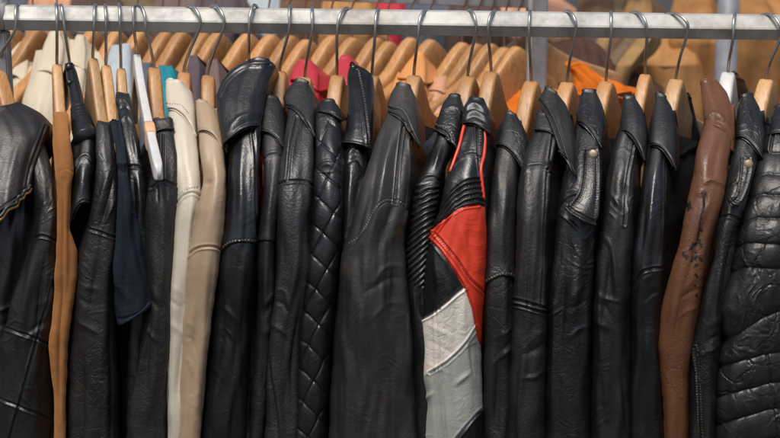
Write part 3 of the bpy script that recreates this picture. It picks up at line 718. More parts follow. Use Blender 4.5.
    garment(j, [(104, 390, 412), (120, 385, 413), (150, 373, 413.5), (180, 363, 411.5), (205, 356, 408.5), (230, 348.5, 406), (250, 343, 405), (300, 336.5, 409), (350, 333, 414), (400, 330, 417), (470, 327, 420)], d, R(10), M['weather'],
            feats=[('lip', [(344, 252), (360, 238), (374, 216), (384, 204), (394, 203), (402, 207), (409, 219)], 1, .0028), T((348, 242), (361, 230), (373, 211), (384, 200), (394, 199), (404, 204)), S((403, 128), (399, 160), (396, 203)), S((411, 140), (411, 180), (405, 225)), RD(4, .004, (392, 135), (386, 170), (382, 200)), RD(5, .005, (395, 215), (402, 280), (408, 360)), RD(6, -.004, (384, 215), (388, 300), (392, 400)), RD(7, .004, (372, 240), (362, 330), (356, 430))], seam=[(335, 260), (344, 252), (360, 238), (374, 216), (384, 204), (394, 203), (402, 207), (412, 222)], seed=28, big=.005, mid=.001)
    shell(j, 'collar', [(397, 83, 410, 85, -1), (391, 93, 415, 96, 0), (387.5, 105, 418, 116, 0), (389, 112, 420, 148, -8)], d, M['weather'], feats=[S((389, 108), (402, 112), (411, 130))], seed=29, tail=.05, yaw=R(10), hemh=.002, mid=.0015)

    # ---- 16 ribbed biker
    d = Depth(75, 175, -.004)
    j = jroot('biker_jacket', 428, 'black biker jacket with slanting ribbed sleeve, left of the red and white one')
    def ribs16(px, py, cx):
        u = px - cx
        m = np.clip((py - 183) / 3, 0, 1) * np.clip((288 - py + .5 * u) / 4, 0, 1)
        sl = np.interp(py, [185, 215, 240], [.25, .6, .95])
        wv = 1.1 * pn(px / 9, py / 12, 91) * np.interp(py, [185, 225], [1.6, .25])
        ph = (py + sl * u + wv) / 6.6
        return m * .0042 * (np.abs(np.sin(ph * math.pi)) ** .7 - .6)
    garment(j, [(112, 442, 461), (140, 435.5, 453), (160, 427, 447), (180, 418, 441), (200, 413, 438), (220, 410, 434), (250, 406.5, 430), (285, 405.5, 430), (320, 408, 432), (400, 414, 434), (470, 418, 436)], d, R(11), M['glossy'],
            feats=[('fn', ribs16), S((414, 186), (424, 178), (434, 177), (442, 182)), RD(2, .0028, (441, 145), (434, 170)), RD(1.6, .004, (415, 292), (416, 330)), RD(1.6, -.004, (421, 288), (423, 330)), RD(1.6, .004, (427, 285), (430, 330))], seam=[(408, 188), (424, 178), (434, 177), (446, 183)], folds=.5, seed=30, big=.002, mid=.001)
    shell(j, 'collar', [(450, 94, 460, 95, -1), (443, 103, 463, 108, 0), (437, 120, 462, 126, 2), (433, 131, 458, 150, -4)], d, M['crinkle'], feats=[RD(1.6, .003, (442, 112), (452, 107), (462, 112)), T((436, 124), (448, 129), (456, 143)), S((434, 127), (446, 132), (454, 146))], seed=31, tail=.045, yaw=R(11), mid=.002)

    # ---- 17 red / white racing jacket
    d = Depth(70, 165, -.022)
    j = jroot('racing_jacket', 458, 'racing jacket with red, white and grey leather panels on its sleeve')
    def arc17(px): return np.interp(px, [428, 436, 445, 455, 465, 478, 487], [44, 34, 21, 9, 3, 0, 4])
    def ribs17(px, py, cx):
        a = py - arc17(px); m = np.clip((a - 178) / 2, 0, 1) * np.clip((206 - a) / 2, 0, 1)
        return m * .0034 * (np.abs(np.sin((a - 178) / 5.3 * math.pi)) ** .7 - .6)
    red = [(433, 229), (441, 222), (450, 215), (458, 209), (466, 206), (478, 205), (492, 208), (492, 300), (484, 330), (481.5, 346), (477, 330), (472, 309), (465, 289), (458, 277), (446, 259), (436, 246), (427, 238)]
    white = [(410, 323), (419, 320), (430, 315), (440, 308), (452, 298), (465, 288), (468, 297), (472, 309), (476, 328), (470, 338), (460, 351), (450, 360), (440, 367), (430, 373), (410, 380)]
    grey = [(410, 380), (430, 373), (440, 367), (450, 360), (460, 351), (470, 338), (476, 328), (481, 345), (495, 350), (495, 404), (480, 412), (468, 424), (455, 440), (448, 475), (405, 475)]
    greybands = [S((436, 312), (437, 340), (438, 375), (442, 440)), S((440, 309), (441, 340), (441.5, 374), (446, 440))]
    garment(j, [(112, 465, 487), (130, 462, 488), (150, 456.5, 487), (180, 446.5, 485.5), (210, 440, 485.5), (230, 430.5, 486.5), (240, 427, 487), (260, 423, 487), (285, 420, 486), (320, 418.5, 482.5), (350, 419, 481.5), (378, 419.5, 482), (390, 422, 482.5), (405, 424, 483), (425, 421.5, 484), (470, 424, 485)], d, R(12), M['glossy'],
            feats=[('fn', ribs17), S((450, 166), (458, 158), (470, 154), (482, 157)), S(*[(x, arc17(x) + 178) for x in (440, 450, 460, 470, 480, 487)]), S(*red[0:6]), S(*red[9:]), T((434, 233), (445, 246), (457, 260), (470, 279), (484, 293)), S((436, 234), (447, 247), (459, 262), (471, 280), (485, 293)),
                   S(*white[1:6]), S(*white[8:14]), S((455, 440), (468, 424), (480, 412), (490, 405)), S((477, 118), (478, 150), (482, 176)), T((479.5, 118), (480.5, 150), (484, 176)),
                   RD(2, .003, (466, 130), (458, 155)), RD(2.5, .003, (434, 250), (438, 285), (436, 305)), RD(2, -.003, (444, 258), (450, 290)), RD(3, .003, (460, 225), (470, 262)), RD(2, .003, (455, 385), (470, 372)), RD(2, .0025, (424, 400), (434, 392)), RD(2, -.003, (470, 340), (474, 375))] + greybands,
            seam=[(425, 226), (440, 212), (450, 203), (460, 196), (470, 181), (487, 182)], folds=.5, seed=32, big=.0025, mid=.0013,
            panels=[('red_panel', red, M['red'], 'bright red leather shoulder panel'), ('white_panel', white, M['white'], 'white grained leather panel'), ('grey_panel', grey, M['grey'], 'grey leather forearm panel'), ('cuff_panel', [(500, 402), (490, 405), (480, 412), (468, 424), (455, 440), (446, 480), (500, 480)], M['glossy'], None)], bmax=.04)
    shell(j, 'collar', [(470, 97, 484, 99, -1), (464, 106, 489, 110, 0), (462.5, 118, 491, 122, 0), (463, 124, 490, 136, -5)], d, M['glossy'], feats=[RD(1.4, .0035, (463, 110), (474, 104), (489, 112)), RD(1.2, -.003, (463, 114), (474, 108), (489, 117)), RD(1.4, .0035, (463, 118), (475, 112), (490, 121)), RD(1.2, -.003, (463, 122), (475, 116), (490, 126))], seed=33, tail=.045, yaw=R(12))
    nose = lambda x, y: depth_surface(d, x, y)
    def depth_surface(dd, x, y):
        rows = np.array([(112, 465, 487), (150, 456.5, 487), (180, 446.5, 485.5), (210, 440, 485.5)], float)
        L = np.interp(y, rows[:, 0], rows[:, 1]); Rr = np.interp(y, rows[:, 0], rows[:, 2]); hx = (Rr - L) / 2
        q = np.clip((x - (L + Rr) / 2) / hx, -1, 1); b = np.minimum(hx * 2.15 / FPX, .04)
        return dd(y) + b - b * np.sqrt(1 - q * q) ** .85 - .001
    stroke(j, 'piping', [(464, 126), (462, 134), (459.5, 145), (455, 158), (450, 172)], nose, M['red'], .0022, label='thin red piping down the left of the shoulder')
    stroke(j, 'piping', [(484, 128), (485, 140), (484, 155), (481, 168), (482, 182), (484, 200)], nose, M['red'], .0022, label='thin red piping down the right of the shoulder')

    # ---- 18
    d = Depth(80, 180, -.002)
    j = jroot('leather_jacket', 503, 'black jacket with broad smooth collar flap, right of the racing jacket')
    garment(j, [(122, 500, 522), (150, 496, 518.5), (180, 492.5, 517), (220, 488, 515.5), (260, 485.5, 515.5), (300, 484.5, 516), (350, 484, 515), (470, 483, 512)], d, R(12), M['dull'],
            feats=[('lip', [(483, 289), (492, 280), (502, 275.5), (517, 279)], -1, .0028), T((485, 283), (494, 276), (503, 272), (516, 275)), RD(3, .003, (508, 165), (503, 220), (502, 270)), RD(3, -.003, (497, 180), (495, 240))], seam=[(478, 293), (492, 280), (502, 275.5), (520, 280)], seed=34, mid=.001)
    shell(j, 'collar', [(506, 111, 516, 114, -1), (502, 122, 523, 126, 0), (499, 134, 528, 142, 0), (496, 146, 526, 176, -10)], d, M['dull'], seed=35, tail=.045, yaw=R(12), mid=.0006)

    # ---- 19
    d = Depth(81, 175, -.012)
    j = jroot('leather_jacket', 534, 'black jacket with pointed open collar and double seam across its forearm')
    garment(j, [(115, 543, 572), (130, 534, 562), (150, 526, 555.5), (175, 520, 551.5), (200, 517, 550), (250, 516.5, 546.5), (303, 513.5, 546), (350, 511, 546), (438, 506, 545), (470, 504, 545)], d, R(13), M['warm'],
            feats=[S((519, 178), (527, 169), (536, 166), (544, 168), (552, 175)), ('seam', [(512, 299), (524, 302), (546, 308)], 1.1, .003), ('seam', [(512, 304), (524, 307), (546, 313)], 1.0, .0025), S((547, 170), (545, 230), (540, 305)), RD(4, .003, (532, 180), (528, 250), (526, 300)), RD(5, .004, (525, 320), (520, 380), (516, 440)), S((555, 122), (549, 160))], seam=[(510, 182), (527, 169), (536, 166), (544, 168), (556, 177)], seed=36, mid=.0009)
    shell(j, 'collar', [(547, 87, 556, 92, -1), (538, 98, 566, 104, 0), (543, 112, 572, 122, 0), (550, 126, 575, 144, 0), (560, 152, 576, 176, -4)], d, M['warm'], feats=[S((540, 101), (553, 122), (566, 160))], seed=37, tail=.05, yaw=R(13), lift=.014, hemh=.002)
    shell(j, 'collar_stand', [(536, 112, 556, 112, 0), (534, 122, 558, 124, 0), (533, 130, 558, 140, -4)], d, M['warm'], seed=38, tail=.04, yaw=R(13), lift=.005)

    # ---- 20 crinkled with snapped flap
    d = Depth(80, 175, -.008)
    j = jroot('leather_jacket', 576, 'crinkled black jacket with edged shoulder flap closed by a brass snap')
    garment(j, [(110, 580, 604), (130, 573, 603), (160, 565.5, 602), (190, 561, 600.5), (210, 557.5, 599), (250, 555, 595), (300, 549.5, 592), (350, 547, 590), (438, 545, 590), (470, 545, 590)], d, R(13), M['crinkle'],
            feats=[S((556, 214), (562, 202), (574, 196), (584, 200)), RD(2, .0035, (560, 196), (570, 190), (580, 192)), RD(2.5, .004, (557, 225), (554, 300), (552, 420)), RD(3, -.004, (566, 230), (562, 300), (560, 430)), RD(3, .003, (576, 230), (570, 300)), S((572, 150), (565, 172)), RD(1.4, .0025, (558, 213), (570, 222), (580, 232))], seam=[(548, 220), (562, 202), (574, 196), (604, 206)], seed=39, mid=.003, fine=.0004)
    shell(j, 'collar', [(583, 90, 595, 90, -1), (579, 100, 602, 104, 0), (576, 114, 605, 126, 0), (577, 122, 602, 150, -6)], d, M['crinkle'], seed=40, tail=.045, yaw=R(13), mid=.0025, hemh=.002)
    fl = shell(j, 'flap', [(584, 149, 597, 146, 0), (582.5, 160, 601, 158, 0), (582, 175, 600.5, 180, 0), (579, 192, 599, 200, 0), (571, 203, 598, 216, 0), (565, 209, 594, 226, 2)], d, M['crinkle'], feats=[T((586, 152), (585, 175), (581, 195), (574, 205)), S((585, 151), (584, 175), (580, 195), (573, 205)), T((597, 152), (597, 190), (594, 218)), ('cord', [(583.5, 150), (583, 175), (579.5, 194), (570, 207), (567, 211), (578, 219), (593, 224), (597.5, 216), (598.5, 195), (599, 165), (598, 148)], 1.3, .0022)], seed=41, tail=.02, yaw=R(13), lift=.021, thick=.004, roll=False, hemh=.0025, mid=.0018, bulge=.5)
    sw = W(593, 154, float(d(154)) - .0215); snap(fl, sw)

    # ---- 21
    d = Depth(73, 170, -.002)
    j = jroot('leather_jacket', 618, 'soft black jacket with lapel folded over an angular hanger, left of the straight collared one')
    garment(j, [(112, 626, 645), (130, 619, 642), (150, 612, 638), (180, 606.5, 635), (220, 602.5, 633), (250, 596.5, 633), (300, 594, 631), (370, 592, 632), (470, 590, 632)], d, R(14), M['soft'],
            feats=[S((634, 145), (628, 180), (624, 225)), RD(2.2, -.004, (622, 182), (627, 192), (629, 210)), RD(2, .004, (604, 236), (612, 250), (617, 300)), RD(3, -.003, (608, 250), (612, 300), (614, 420)), RD(2.5, .004, (598, 255), (600, 300), (606, 420)), RD(2, .003, (612, 195), (622, 210))], seed=42, mid=.0022)
    shell(j, 'collar', [(623, 97, 634, 96, -1), (622, 108, 643, 110, 0), (620, 122, 647, 134, 0), (620, 131, 645, 162, -10)], d, M['soft'], seed=43, tail=.045, yaw=R(14), mid=.002, hemh=.0016)

    # ---- 22
    d = Depth(78, 175, -.004)
    j = jroot('leather_jacket', 650, 'black jacket with raised collar left of the chestnut brown one')
    garment(j, [(110, 656, 676), (130, 651, 674), (150, 646.5, 668), (180, 642, 668), (220, 638, 668), (250, 634, 664), (300, 630.5, 661), (350, 631, 661), (400, 631, 663), (470, 630, 666)], d, R(15), M['cool'],
            feats=[S((628, 294), (634, 282), (642, 272), (652, 269), (664, 267)), RD(3, .003, (657, 160), (651, 210), (650, 260)), RD(2.5, -.003, (646, 200), (641, 260)), RD(3, .003, (652, 280), (650, 350), (655, 430)), RD(2, -.003, (643, 290), (641, 400)), S((667, 160), (666, 230), (661, 265))], seam=[(622, 300), (634, 282), (642, 272), (652, 269), (670, 266)], seed=44, mid=.0014, torso_mat=M['lining'])
    shell(j, 'collar', [(656, 93, 665, 96, -1), (654, 105, 672, 108, 0), (650, 122, 677, 130, 0), (648, 140, 677, 158, -6), (650, 147, 676, 172, -10)], d, M['soft'], seed=45, tail=.045, yaw=R(15), mid=.0018, hemh=.002)
    shell(j, 'far_lapel', [(686, 95, 691, 97, 0), (684, 115, 696, 118, 0), (684, 140, 701, 138, 0), (683, 165, 702, 160, 0)], None, M['soft'], dkeys=[(0, .06), (1, .05)], tail=.03, yaw=R(15), seed=46)

    # ---- 23 chestnut
    d = Depth(71, 165, -.008)
    j = jroot('leather_jacket', 690, 'chestnut brown leather jacket with black ink marks down its sleeve')
    marks = [((702, 195), (705, 206), 1.3), ((704, 205), (700, 222), 1.3), ((700, 222), (698, 240), 1.4), ((699, 226), (703, 232), 1.2), ((687, 203), (690, 208), 1.7), ((690, 201), (688, 211), .8), ((700, 240), (702, 247), 1.3), ((694, 244), (690, 249), 1.7), ((691, 249), (698, 243), 1.1), ((684, 254), (686, 258), 2.2), ((697, 254), (696, 260), 1.3), ((692, 261), (694, 257), 1.5), ((700, 258), (701, 260), 1.5), ((695, 267), (697, 265), 1.3), ((696, 275), (696.4, 276.5), 1.7), ((696, 281), (696, 281.4), .8), ((694.5, 285.5), (695, 286.5), 1.2), ((695.8, 294), (696, 296), 1.3), ((705, 196), (706, 192), .9), ((683, 225), (683.5, 226), .8), ((688, 190), (686, 195), .8)]
    def stainfn(px, py):
        s = np.zeros(px.shape); wx = 1.1 * pn(px / 2.6, py / 2.6, 77); wy = 1.1 * pn(px / 2.6, py / 2.6, 78)
        for a, b, r in marks:
            q, _, _ = pdist(px + wx, py + wy, [a, b]); s = np.maximum(s, np.clip((r * .98 - q) / .4 + .5, 0, 1))
        return s
    garment(j, [(104, 706, 734), (125, 705, 735), (140, 700, 732), (160, 695, 728.5), (180, 692, 727), (200, 687.5, 723), (240, 680, 712), (280, 668.5, 703.5), (310, 660.5, 700), (350, 658, 692), (375, 660, 688), (400, 663, 687), (470, 665, 688)], d, R(15), M['brown'],
            feats=[RD(1.8, .0035, (700, 186), (712, 180), (724, 186)), RD(1.5, -.004, (702, 190), (706, 197), (705, 208)), RD(2, .003, (696, 196), (704, 190)), RD(4, .003, (703, 140), (700, 175)), RD(4, .003, (683, 260), (674, 320), (672, 420))], folds=.6, seed=47, big=.003, mid=.0009, stain=stainfn, seam=[(690, 190), (705, 185), (728, 190)])
    shell(j, 'collar', [(700, 82, 718, 81, -2), (701, 92, 727, 92, 0), (703, 106, 733, 110, 0), (704, 120, 735, 132, 0), (702, 134, 734, 152, -8)], d, M['brown'], feats=[RD(1.8, .0035, (704, 120), (714, 114), (728, 122)), RD(1.5, -.003, (704, 126), (716, 120), (730, 130)), RD(1.8, .003, (703, 132), (716, 126), (732, 138))], seed=48, tail=.05, yaw=R(15), mid=.002, lift=.004, hem=(1, 0), thick=.002, big=.003, dive=.012)
    shell(j, 'far_collar', [(728, 77, 744, 80, -2), (730, 86, 749, 92, 0), (732, 98, 748, 108, 0)], None, M['brown'], dkeys=[(0, .05), (1, .05)], tail=.03, yaw=R(15), seed=49)

    # ---- 24 black with strap
    d = Depth(78, 175, -.006)
    j = jroot('leather_jacket', 722, 'black jacket with narrow snapped strap, between the chestnut and the padded one')
    garment(j, [(110, 739, 764), (130, 737, 764), (150, 733, 761), (180, 727, 752), (200, 722.5, 747), (230, 716, 738), (260, 713, 734), (300, 702, 726), (330, 694, 722), (350, 690, 720), (400, 690, 716), (470, 690, 714)], d, R(15), M['crinkle'],
            feats=[S((714, 222), (722, 216), (732, 216), (742, 222)), T((692, 350), (696, 390), (699, 440)), T((696, 345), (700, 390), (703, 440)), S((694, 348), (698, 390), (701, 440)), RD(2.5, .003, (727, 225), (716, 300), (706, 380)), RD(1.6, .003, (728, 186), (738, 182)), RD(2, -.003, (735, 230), (724, 300))], seed=50, mid=.0016)
    shell(j, 'collar', [(742, 96, 752, 93, -1), (738, 106, 760, 108, 0), (735.5, 124, 765, 134, 0), (736, 138, 762, 160, -8)], d, M['crinkle'], seed=51, tail=.045, yaw=R(15), mid=.0022, hemh=.002)
    stp = shell(j, 'strap', [(742, 158, 751, 157, 0), (741, 168, 752, 170, 0), (738.5, 184, 747, 188, 0), (735, 196, 742, 200, 0), (728, 200, 738, 206, 2)], d, M['crinkle'], feats=[T((744, 160), (743, 172), (740, 186), (736, 197)), T((749, 160), (748, 176), (744, 190)), ('cord', [(742.5, 159), (741.8, 170), (739.5, 185), (736, 196), (730, 201)], 1.2, .002), ('cord', [(751, 159), (751, 172), (746, 189), (741, 200), (736, 205)], 1.2, .002)], seed=52, tail=.015, yaw=R(15), lift=.016, thick=.005, roll=False, hemh=.002, bulge=.5)
    snap(stp, W(748.5, 164, float(d(164)) - .0165))

    # ---- 25 padded
    d = Depth(85, 185, -.018)
    j = jroot('padded_jacket', 750, 'black jacket with thick padded rolls along its sleeve, at the right edge')
    lines = [[(740, 128), (768, 124), (800, 124)], [(744, 160), (762, 152), (780, 152), (802, 156)], [(744, 186), (755, 177), (768, 172), (802, 178)], [(738, 210), (748, 199), (762, 193), (802, 198)], [(730, 236), (741, 225), (757, 217), (802, 220)], [(724, 258), (733, 249), (746, 243), (802, 246)], [(716, 282), (726, 273), (742, 267), (802, 270)], [(708, 344), (722, 342), (740, 334), (765, 318), (802, 305)], [(708, 370), (735, 363), (768, 355), (802, 350)], [(708, 399), (735, 393), (772, 384), (802, 380)], [(706, 428), (735, 420), (775, 409), (802, 404)], [(706, 458), (735, 450), (775, 439), (802, 434)], [(706, 490), (802, 470)]]
    def pads(px, py, cx):
        ys = [np.interp(px, *np.array(l, float).T) for l in lines]; out = np.zeros(px.shape)
        for a, b in zip(ys[:-1], ys[1:]):
            f = (py - a) / np.maximum(b - a, 4); m = (f >= 0) & (f < 1); h = np.minimum((b - a) * .00021, .0058)
            out = np.where(m, h * (np.abs(4 * f * (1 - f)) ** .45 - .75), out)
        return out
    garment(j, [(116, 767, 806), (140, 764, 806), (160, 758, 806), (190, 750, 806), (220, 740, 806), (250, 733, 806), (280, 725, 805), (310, 716, 804), (330, 718, 803), (342, 721.5, 802), (358, 716, 802), (400, 713, 801), (470, 712, 800)], d, R(15), M['pad'],
            feats=[('fn', pads), S((768, 356), (772, 385), (776, 412), (778, 450)), S((775, 130), (770, 150))], folds=0, seed=53, mid=.0045, big=.003, fine=.0004, bmax=.05)
    shell(j, 'collar', [(775, 106, 800, 100, -1), (770, 120, 806, 118, 0), (766, 136, 806, 142, -5)], d, M['crinkle'], seed=54, tail=.05, yaw=R(15))

def snap(j, p):
    a = np.linspace(0, 2 * math.pi, 20, endpoint=False); V = []; prof = [(.0060, .004), (.0060, -.0005), (.0054, -.0016), (.0036, -.0023), (.001, -.0026)]
    dirn = -np.array([0.15, .93, -.33]); dirn /= np.linalg.norm(dirn); u = np.cross(dirn, [0, 0, 1.]); u /= np.linalg.norm(u); w = np.cross(u, dirn)
    for r, h in prof: V.append(p - dirn * h + r * (np.cos(a)[:, None] * u + np.sin(a)[:, None] * w))
    F = [list(f) for f in grid_faces(len(prof), 20, True)] + [[80 + i for i in range(20)]]
    mesh_obj('snap', np.concatenate(V), F, M['snapm'], j)
M['snapm'] = metal('snap_metal', (.34, .27, .18), .45, .7, .3, 200)
add_front()

# ------------------------------------------------------------------ front hangers
for nk, tp, ty, hk, lb, mt, th in HL:
    front_hanger('wooden_hanger' if mt != 'whiteplastic' else 'white_hanger', nk, tp, ty, hk, lb, mt, th=th)

# white plastic hanger with peach band (only its near arm is bare)
nw = W(137, 54, -.004); tw = W(154, 166, -.235)
root = empty('plastic_hanger', nw, 'bare white plastic hanger with peach band on its arm', 'hanger')
dd = tw - nw; ln = math.hypot(dd[0], dd[1])
V, F = hanger_body(nw, -np.array([dd[0], dd[1], 0]), ln, -dd[2], h0=.03, h1=.024, t0=.0105, t1=.012, bow=.006, far=.2, hump=.006)
mesh_obj('body', V, F, M['whiteplastic'], root)
m_ = 28; rg = np.array(V).reshape(-1, m_, 3); cen = rg.mean(1); tq = np.array([(c - nw)[:2] @ dd[:2] / (dd[:2] @ dd[:2]) for c in cen])
pick = np.where((tq > .60) & (tq < .735))[0]; B = []
for n_, ii in enumerate(pick):
    sc_ = 1.12 if n_ in (0, len(pick) - 1) else 1.24
    B.append(cen[ii] + (rg[ii] - cen[ii]) * sc_)
F = [list(f) for f in grid_faces(len(B), m_, True)] + [list(range(m_))[::-1], [(len(B) - 1) * m_ + q for q in range(m_)]]
V = np.concatenate(B)
mesh_obj('band', V, F, M['peach'], root)
V, F = hook_mesh([nw + [0, 0, -.01], nw + [0, 0, .004], W(136, 45, -.015), W(134, 28, -.0235), W(133, 10, -.018), W(134, 5, -.002), W(136, 8, .018), W(136, 22, .023)]); mesh_obj('hook', V, F, M['steel'], root)

# black clip hanger
nw = W(70, 66, -.01); tw = W(86, 140, -.15)
root = empty('clip_hanger', nw, 'black plastic clip hanger with ribbed jaw, right of the camel suede jacket', 'hanger')
dd = tw - nw
qs = np.linspace(0, 1, 60); rad = np.interp(qs, [0, .05, .1, .5, .75, 1], [.004, .0065, .0075, .0095, .013, .0165])
rad = rad + np.where((qs > .55) & (qs < .9), .0011 * np.sin(qs * 60 * 2.1), 0)
V, F = tube([nw + dd * q + np.array([0, 0, -.004 * math.sin(q * 3.14)]) for q in qs], rad, 18); mesh_obj('arm', V, F, M['blackplastic'], root)
V, F = tube([nw - dd * 0 + np.array([0, 0, 0]) + np.array([-dd[0], -dd[1], dd[2]]) * q for q in np.linspace(0, 1, 20)], np.linspace(.006, .012, 20), 14); mesh_obj('far_arm', V, F, M['blackplastic'], root)
V, F = tube([W(69, 64, -.02), W(69, 68, -.022), W(70, 71, -.024)], [.0055, .006, .005], 12); mesh_obj('collar_ring', V, F, M['blackplastic'], root)
V, F = tube([W(67, 83, -.05), W(69, 83, -.05), W(73, 84, -.05)], [.004, .005, .004], 12); mesh_obj('knob', V, F, M['blackplastic'], root)
V, F = hook_mesh([nw + [0, 0, -.005], W(69, 58, -.014), W(65, 32, -.0235), W(62, 10, -.018), W(61, 5, -.002), W(60, 8, .018), W(60, 22, .023)]); mesh_obj('hook', V, F, M['steel'], root)

# ------------------------------------------------------------------ back rail, its hangers and garments
YB = .50
b0 = W(-60, -24, YB); b1 = W(532, -3, YB)
rk = empty('back_clothes_rail', (b1[0], YB, -1.5), 'blue grey rail and post of the second rack behind the front hangers', 'clothes rail')
V, F = sweep_profile([(a * 1.1, b * 1.1) for a, b in [(-.0155, -.0155), (-.0165, -.0145), (-.0165, .0145), (-.0155, .0155), (.0155, .0155), (.0165, .0145), (.0165, -.0145), (.0155, -.0155)]], b0, b1)
mesh_obj('rail_tube', V, F, M['post'], rk, smooth_shade=False)
pp = W(536, 60, YB)
V, F = boxm((pp[0], YB, -.6), (.034, .034, 1.8 - .01), .003); mesh_obj('post', V, F, M['post'], rk, smooth_shade=False)
V, F = boxm((pp[0] - .012, YB - .017, -.6), (.008, .008, 1.78), .002); mesh_obj('post_rib', V, F, M['rail'], rk, smooth_shade=False)
V, F = boxm((pp[0], YB, -1.49), (.05, .42, .02), .004); mesh_obj('foot', V, F, M['post'], rk)

BH = [(-14, 26, 30), (12, 27, 26), (36, 28, 30), (60, 28, 22), (92, 29, 26), (116, 30, 24), (140, 30, 28), (165, 31, 30), (181, 31, 31), (203, 32, 30), (217, 32, 33), (247, 33, 38), (270, 34, 39), (290, 35, 37), (306, 39, 40), (332, 35, 39), (352, 37, 42), (376, 37, 40), (388, 41, 41), (410, 37, 38), (430, 39, 42), (462, 42, 45), (476, 43, 44), (490, 43, 46), (504, 47, 44), (516, 46, 50)]
blabels = ['leftmost', 'second', 'third', 'fourth', 'fifth', 'sixth', 'seventh', 'eighth', 'ninth', 'tenth', 'eleventh', 'twelfth', 'thirteenth', 'fourteenth', 'fifteenth', 'sixteenth', 'seventeenth', 'eighteenth', 'nineteenth', 'twentieth', 'twenty first', 'twenty second', 'twenty third', 'twenty fourth', 'twenty fifth', 'twenty sixth']
for i, (x, y, yw) in enumerate(BH):
    nw = W(x, y, YB); a = R(yw); dv = np.array([math.sin(a), math.cos(a), 0])
    root = empty('wooden_hanger', nw, 'honey wooden hanger on the back rail, %s from the left behind the front hooks' % blabels[i], 'hanger', 'wooden hangers on the back rail')
    V, F = hanger_body(nw, dv, .215, .105, h0=.10, h1=.055, t0=.023, t1=.030, bow=.02 * (1 if i % 2 else .5), n=60, hump=.035, hw=.05, ex=.4)
    mesh_obj('body', V, F, M['backwood'], root)
    rz = b0[2] + (b1[2] - b0[2]) * (nw[0] - b0[0]) / (b1[0] - b0[0]) + .02
    xx = nw[0]; q = .5 * RNG.random() - .25
    V, F = hook_mesh([nw + [0, 0, -.01], nw + [0, 0, .006], np.array([xx, YB - .015, rz - .05]), np.array([xx + .008 + .01 * q, YB - .024, rz - .02]), np.array([xx + .01 * q, YB - .016, rz - .001]), np.array([xx, YB, rz + .004]), np.array([xx - .004, YB + .017, rz - .006]), np.array([xx - .006, YB + .024, rz - .02])], .0016)
    mesh_obj('hook', V, F, M['steel'], root)
# last hanger, almost face on, in front of the post
nw = W(533, 38, YB - .035); root = empty('wooden_hanger', nw, 'pale wooden hanger turned almost face on behind the grey post, holding the orange garment', 'hanger', 'wooden hangers on the back rail')
a = R(78); V, F = hanger_body(nw, (math.sin(a), math.cos(a), 0), (.17), .075, h0=.08, h1=.03, t0=.016, t1=.02, bow=.0, n=50, hump=.02, hw=.05); V[:, 1] += .075; mesh_obj('body', V, F, M['palewood'], root)
V, F = hook_mesh([nw + [0, .075, -.02], nw + [0, .075, .01], nw + [.01, .06, .06], nw + [.0, .04, .085]]); mesh_obj('hook', V, F, M['steel'], root)

def bdepth(y0, y1, y2): return lambda py: np.interp(py, [y0, y1, y2], [YB + .02, YB - .16, YB - .19])
BGR = 'garments on the back rail'
def back_garment(name, label, rows, mat, neck, collar=None, cat='jacket', seed=100, big=.004, yaw=30, Yoff=0, mid=.0015):
    p = W(rows[-1][1], rows[-1][0], YB); root = empty(name, (p[0], YB, p[2]), label, cat, BGR)
    dd = Depth(neck, neck + 70, YB + .03 + Yoff)
    garment(root, rows, dd, R(yaw), mat, seed=seed, big=big, mid=mid, samp=1.5, back=YB + .15, top_round=22, bulge=1.2)
    if collar: shell(root, 'collar', collar, dd, mat, seed=seed + 1, samp=1.4, tail=.05, yaw=R(yaw), big=.003)
    return root
back_garment('leather_jacket', 'old cream leather jacket behind the leftmost front hangers', [(66, 10, 44), (80, 9, 46), (110, 8, 50), (140, 10, 54), (330, 4, 52)], M['creamback'], 40, [(10, 36, 22, 36, -1), (8, 46, 29, 48, 0), (9, 62, 28, 74, 0), (10, 76, 24, 84, -4)], seed=101)
back_garment('leather_jacket', 'old cream leather jacket whose tall folded collar shows left of the camel hanger', [(50, 36, 60), (62, 33, 63), (80, 29, 63), (100, 22, 60), (130, 20, 60), (330, 20, 60)], M['creamback'], 32, [(49, 33, 60, 32, -1), (44, 44, 64, 44, 0), (40, 58, 63, 60, 0), (37, 72, 58, 78, -4)], seed=104, Yoff=-.05)
back_garment('leather_jacket', 'old cream leather jacket between the camel hanger and the black clip hanger', [(40, 70, 86), (60, 64, 86), (90, 62, 84), (130, 62, 82), (330, 62, 82)], M['creamback'], 34, [(76, 36, 84, 36, -1), (70, 50, 86, 50, 0), (66, 66, 85, 70, -3)], seed=107, Yoff=-.03)
back_garment('leather_jacket', 'old cream leather jacket right of the black clip hanger', [(52, 88, 104), (66, 84, 106), (90, 78, 104), (130, 76, 102), (330, 76, 100)], M['creamback'], 40, None, seed=110, Yoff=-.02)
back_garment('cloth_garment', 'pale blue cloth garment behind the gathered leather', [(45, 112, 130), (55, 108, 132), (75, 106, 132), (130, 106, 132), (330, 106, 130)], M['paleblue'], 36, None, 'garment', seed=112, Yoff=-.03)
back_garment('cloth_garment', 'slate blue cloth garment beside white plastic hanger', [(62, 142, 150), (75, 140, 152), (120, 140, 152), (330, 140, 152)], M['slate'], 50, None, 'garment', seed=115, Yoff=-0.08)
back_garment('cloth_garment', 'teal cloth garment left of the cream collar', [(65, 159, 171), (72, 156, 175), (90, 156, 178), (140, 156, 178), (330, 156, 178)], M['teal'], 50, None, 'garment', seed=117, Yoff=-0.1)
back_garment('cloth_garment', 'plum grey cloth garment between cream and taupe hangers', [(56, 190, 197), (66, 188, 200), (85, 185, 201), (140, 184, 201), (330, 184, 200)], M['plum'], 44, None, 'garment', seed=119, Yoff=-0.09)
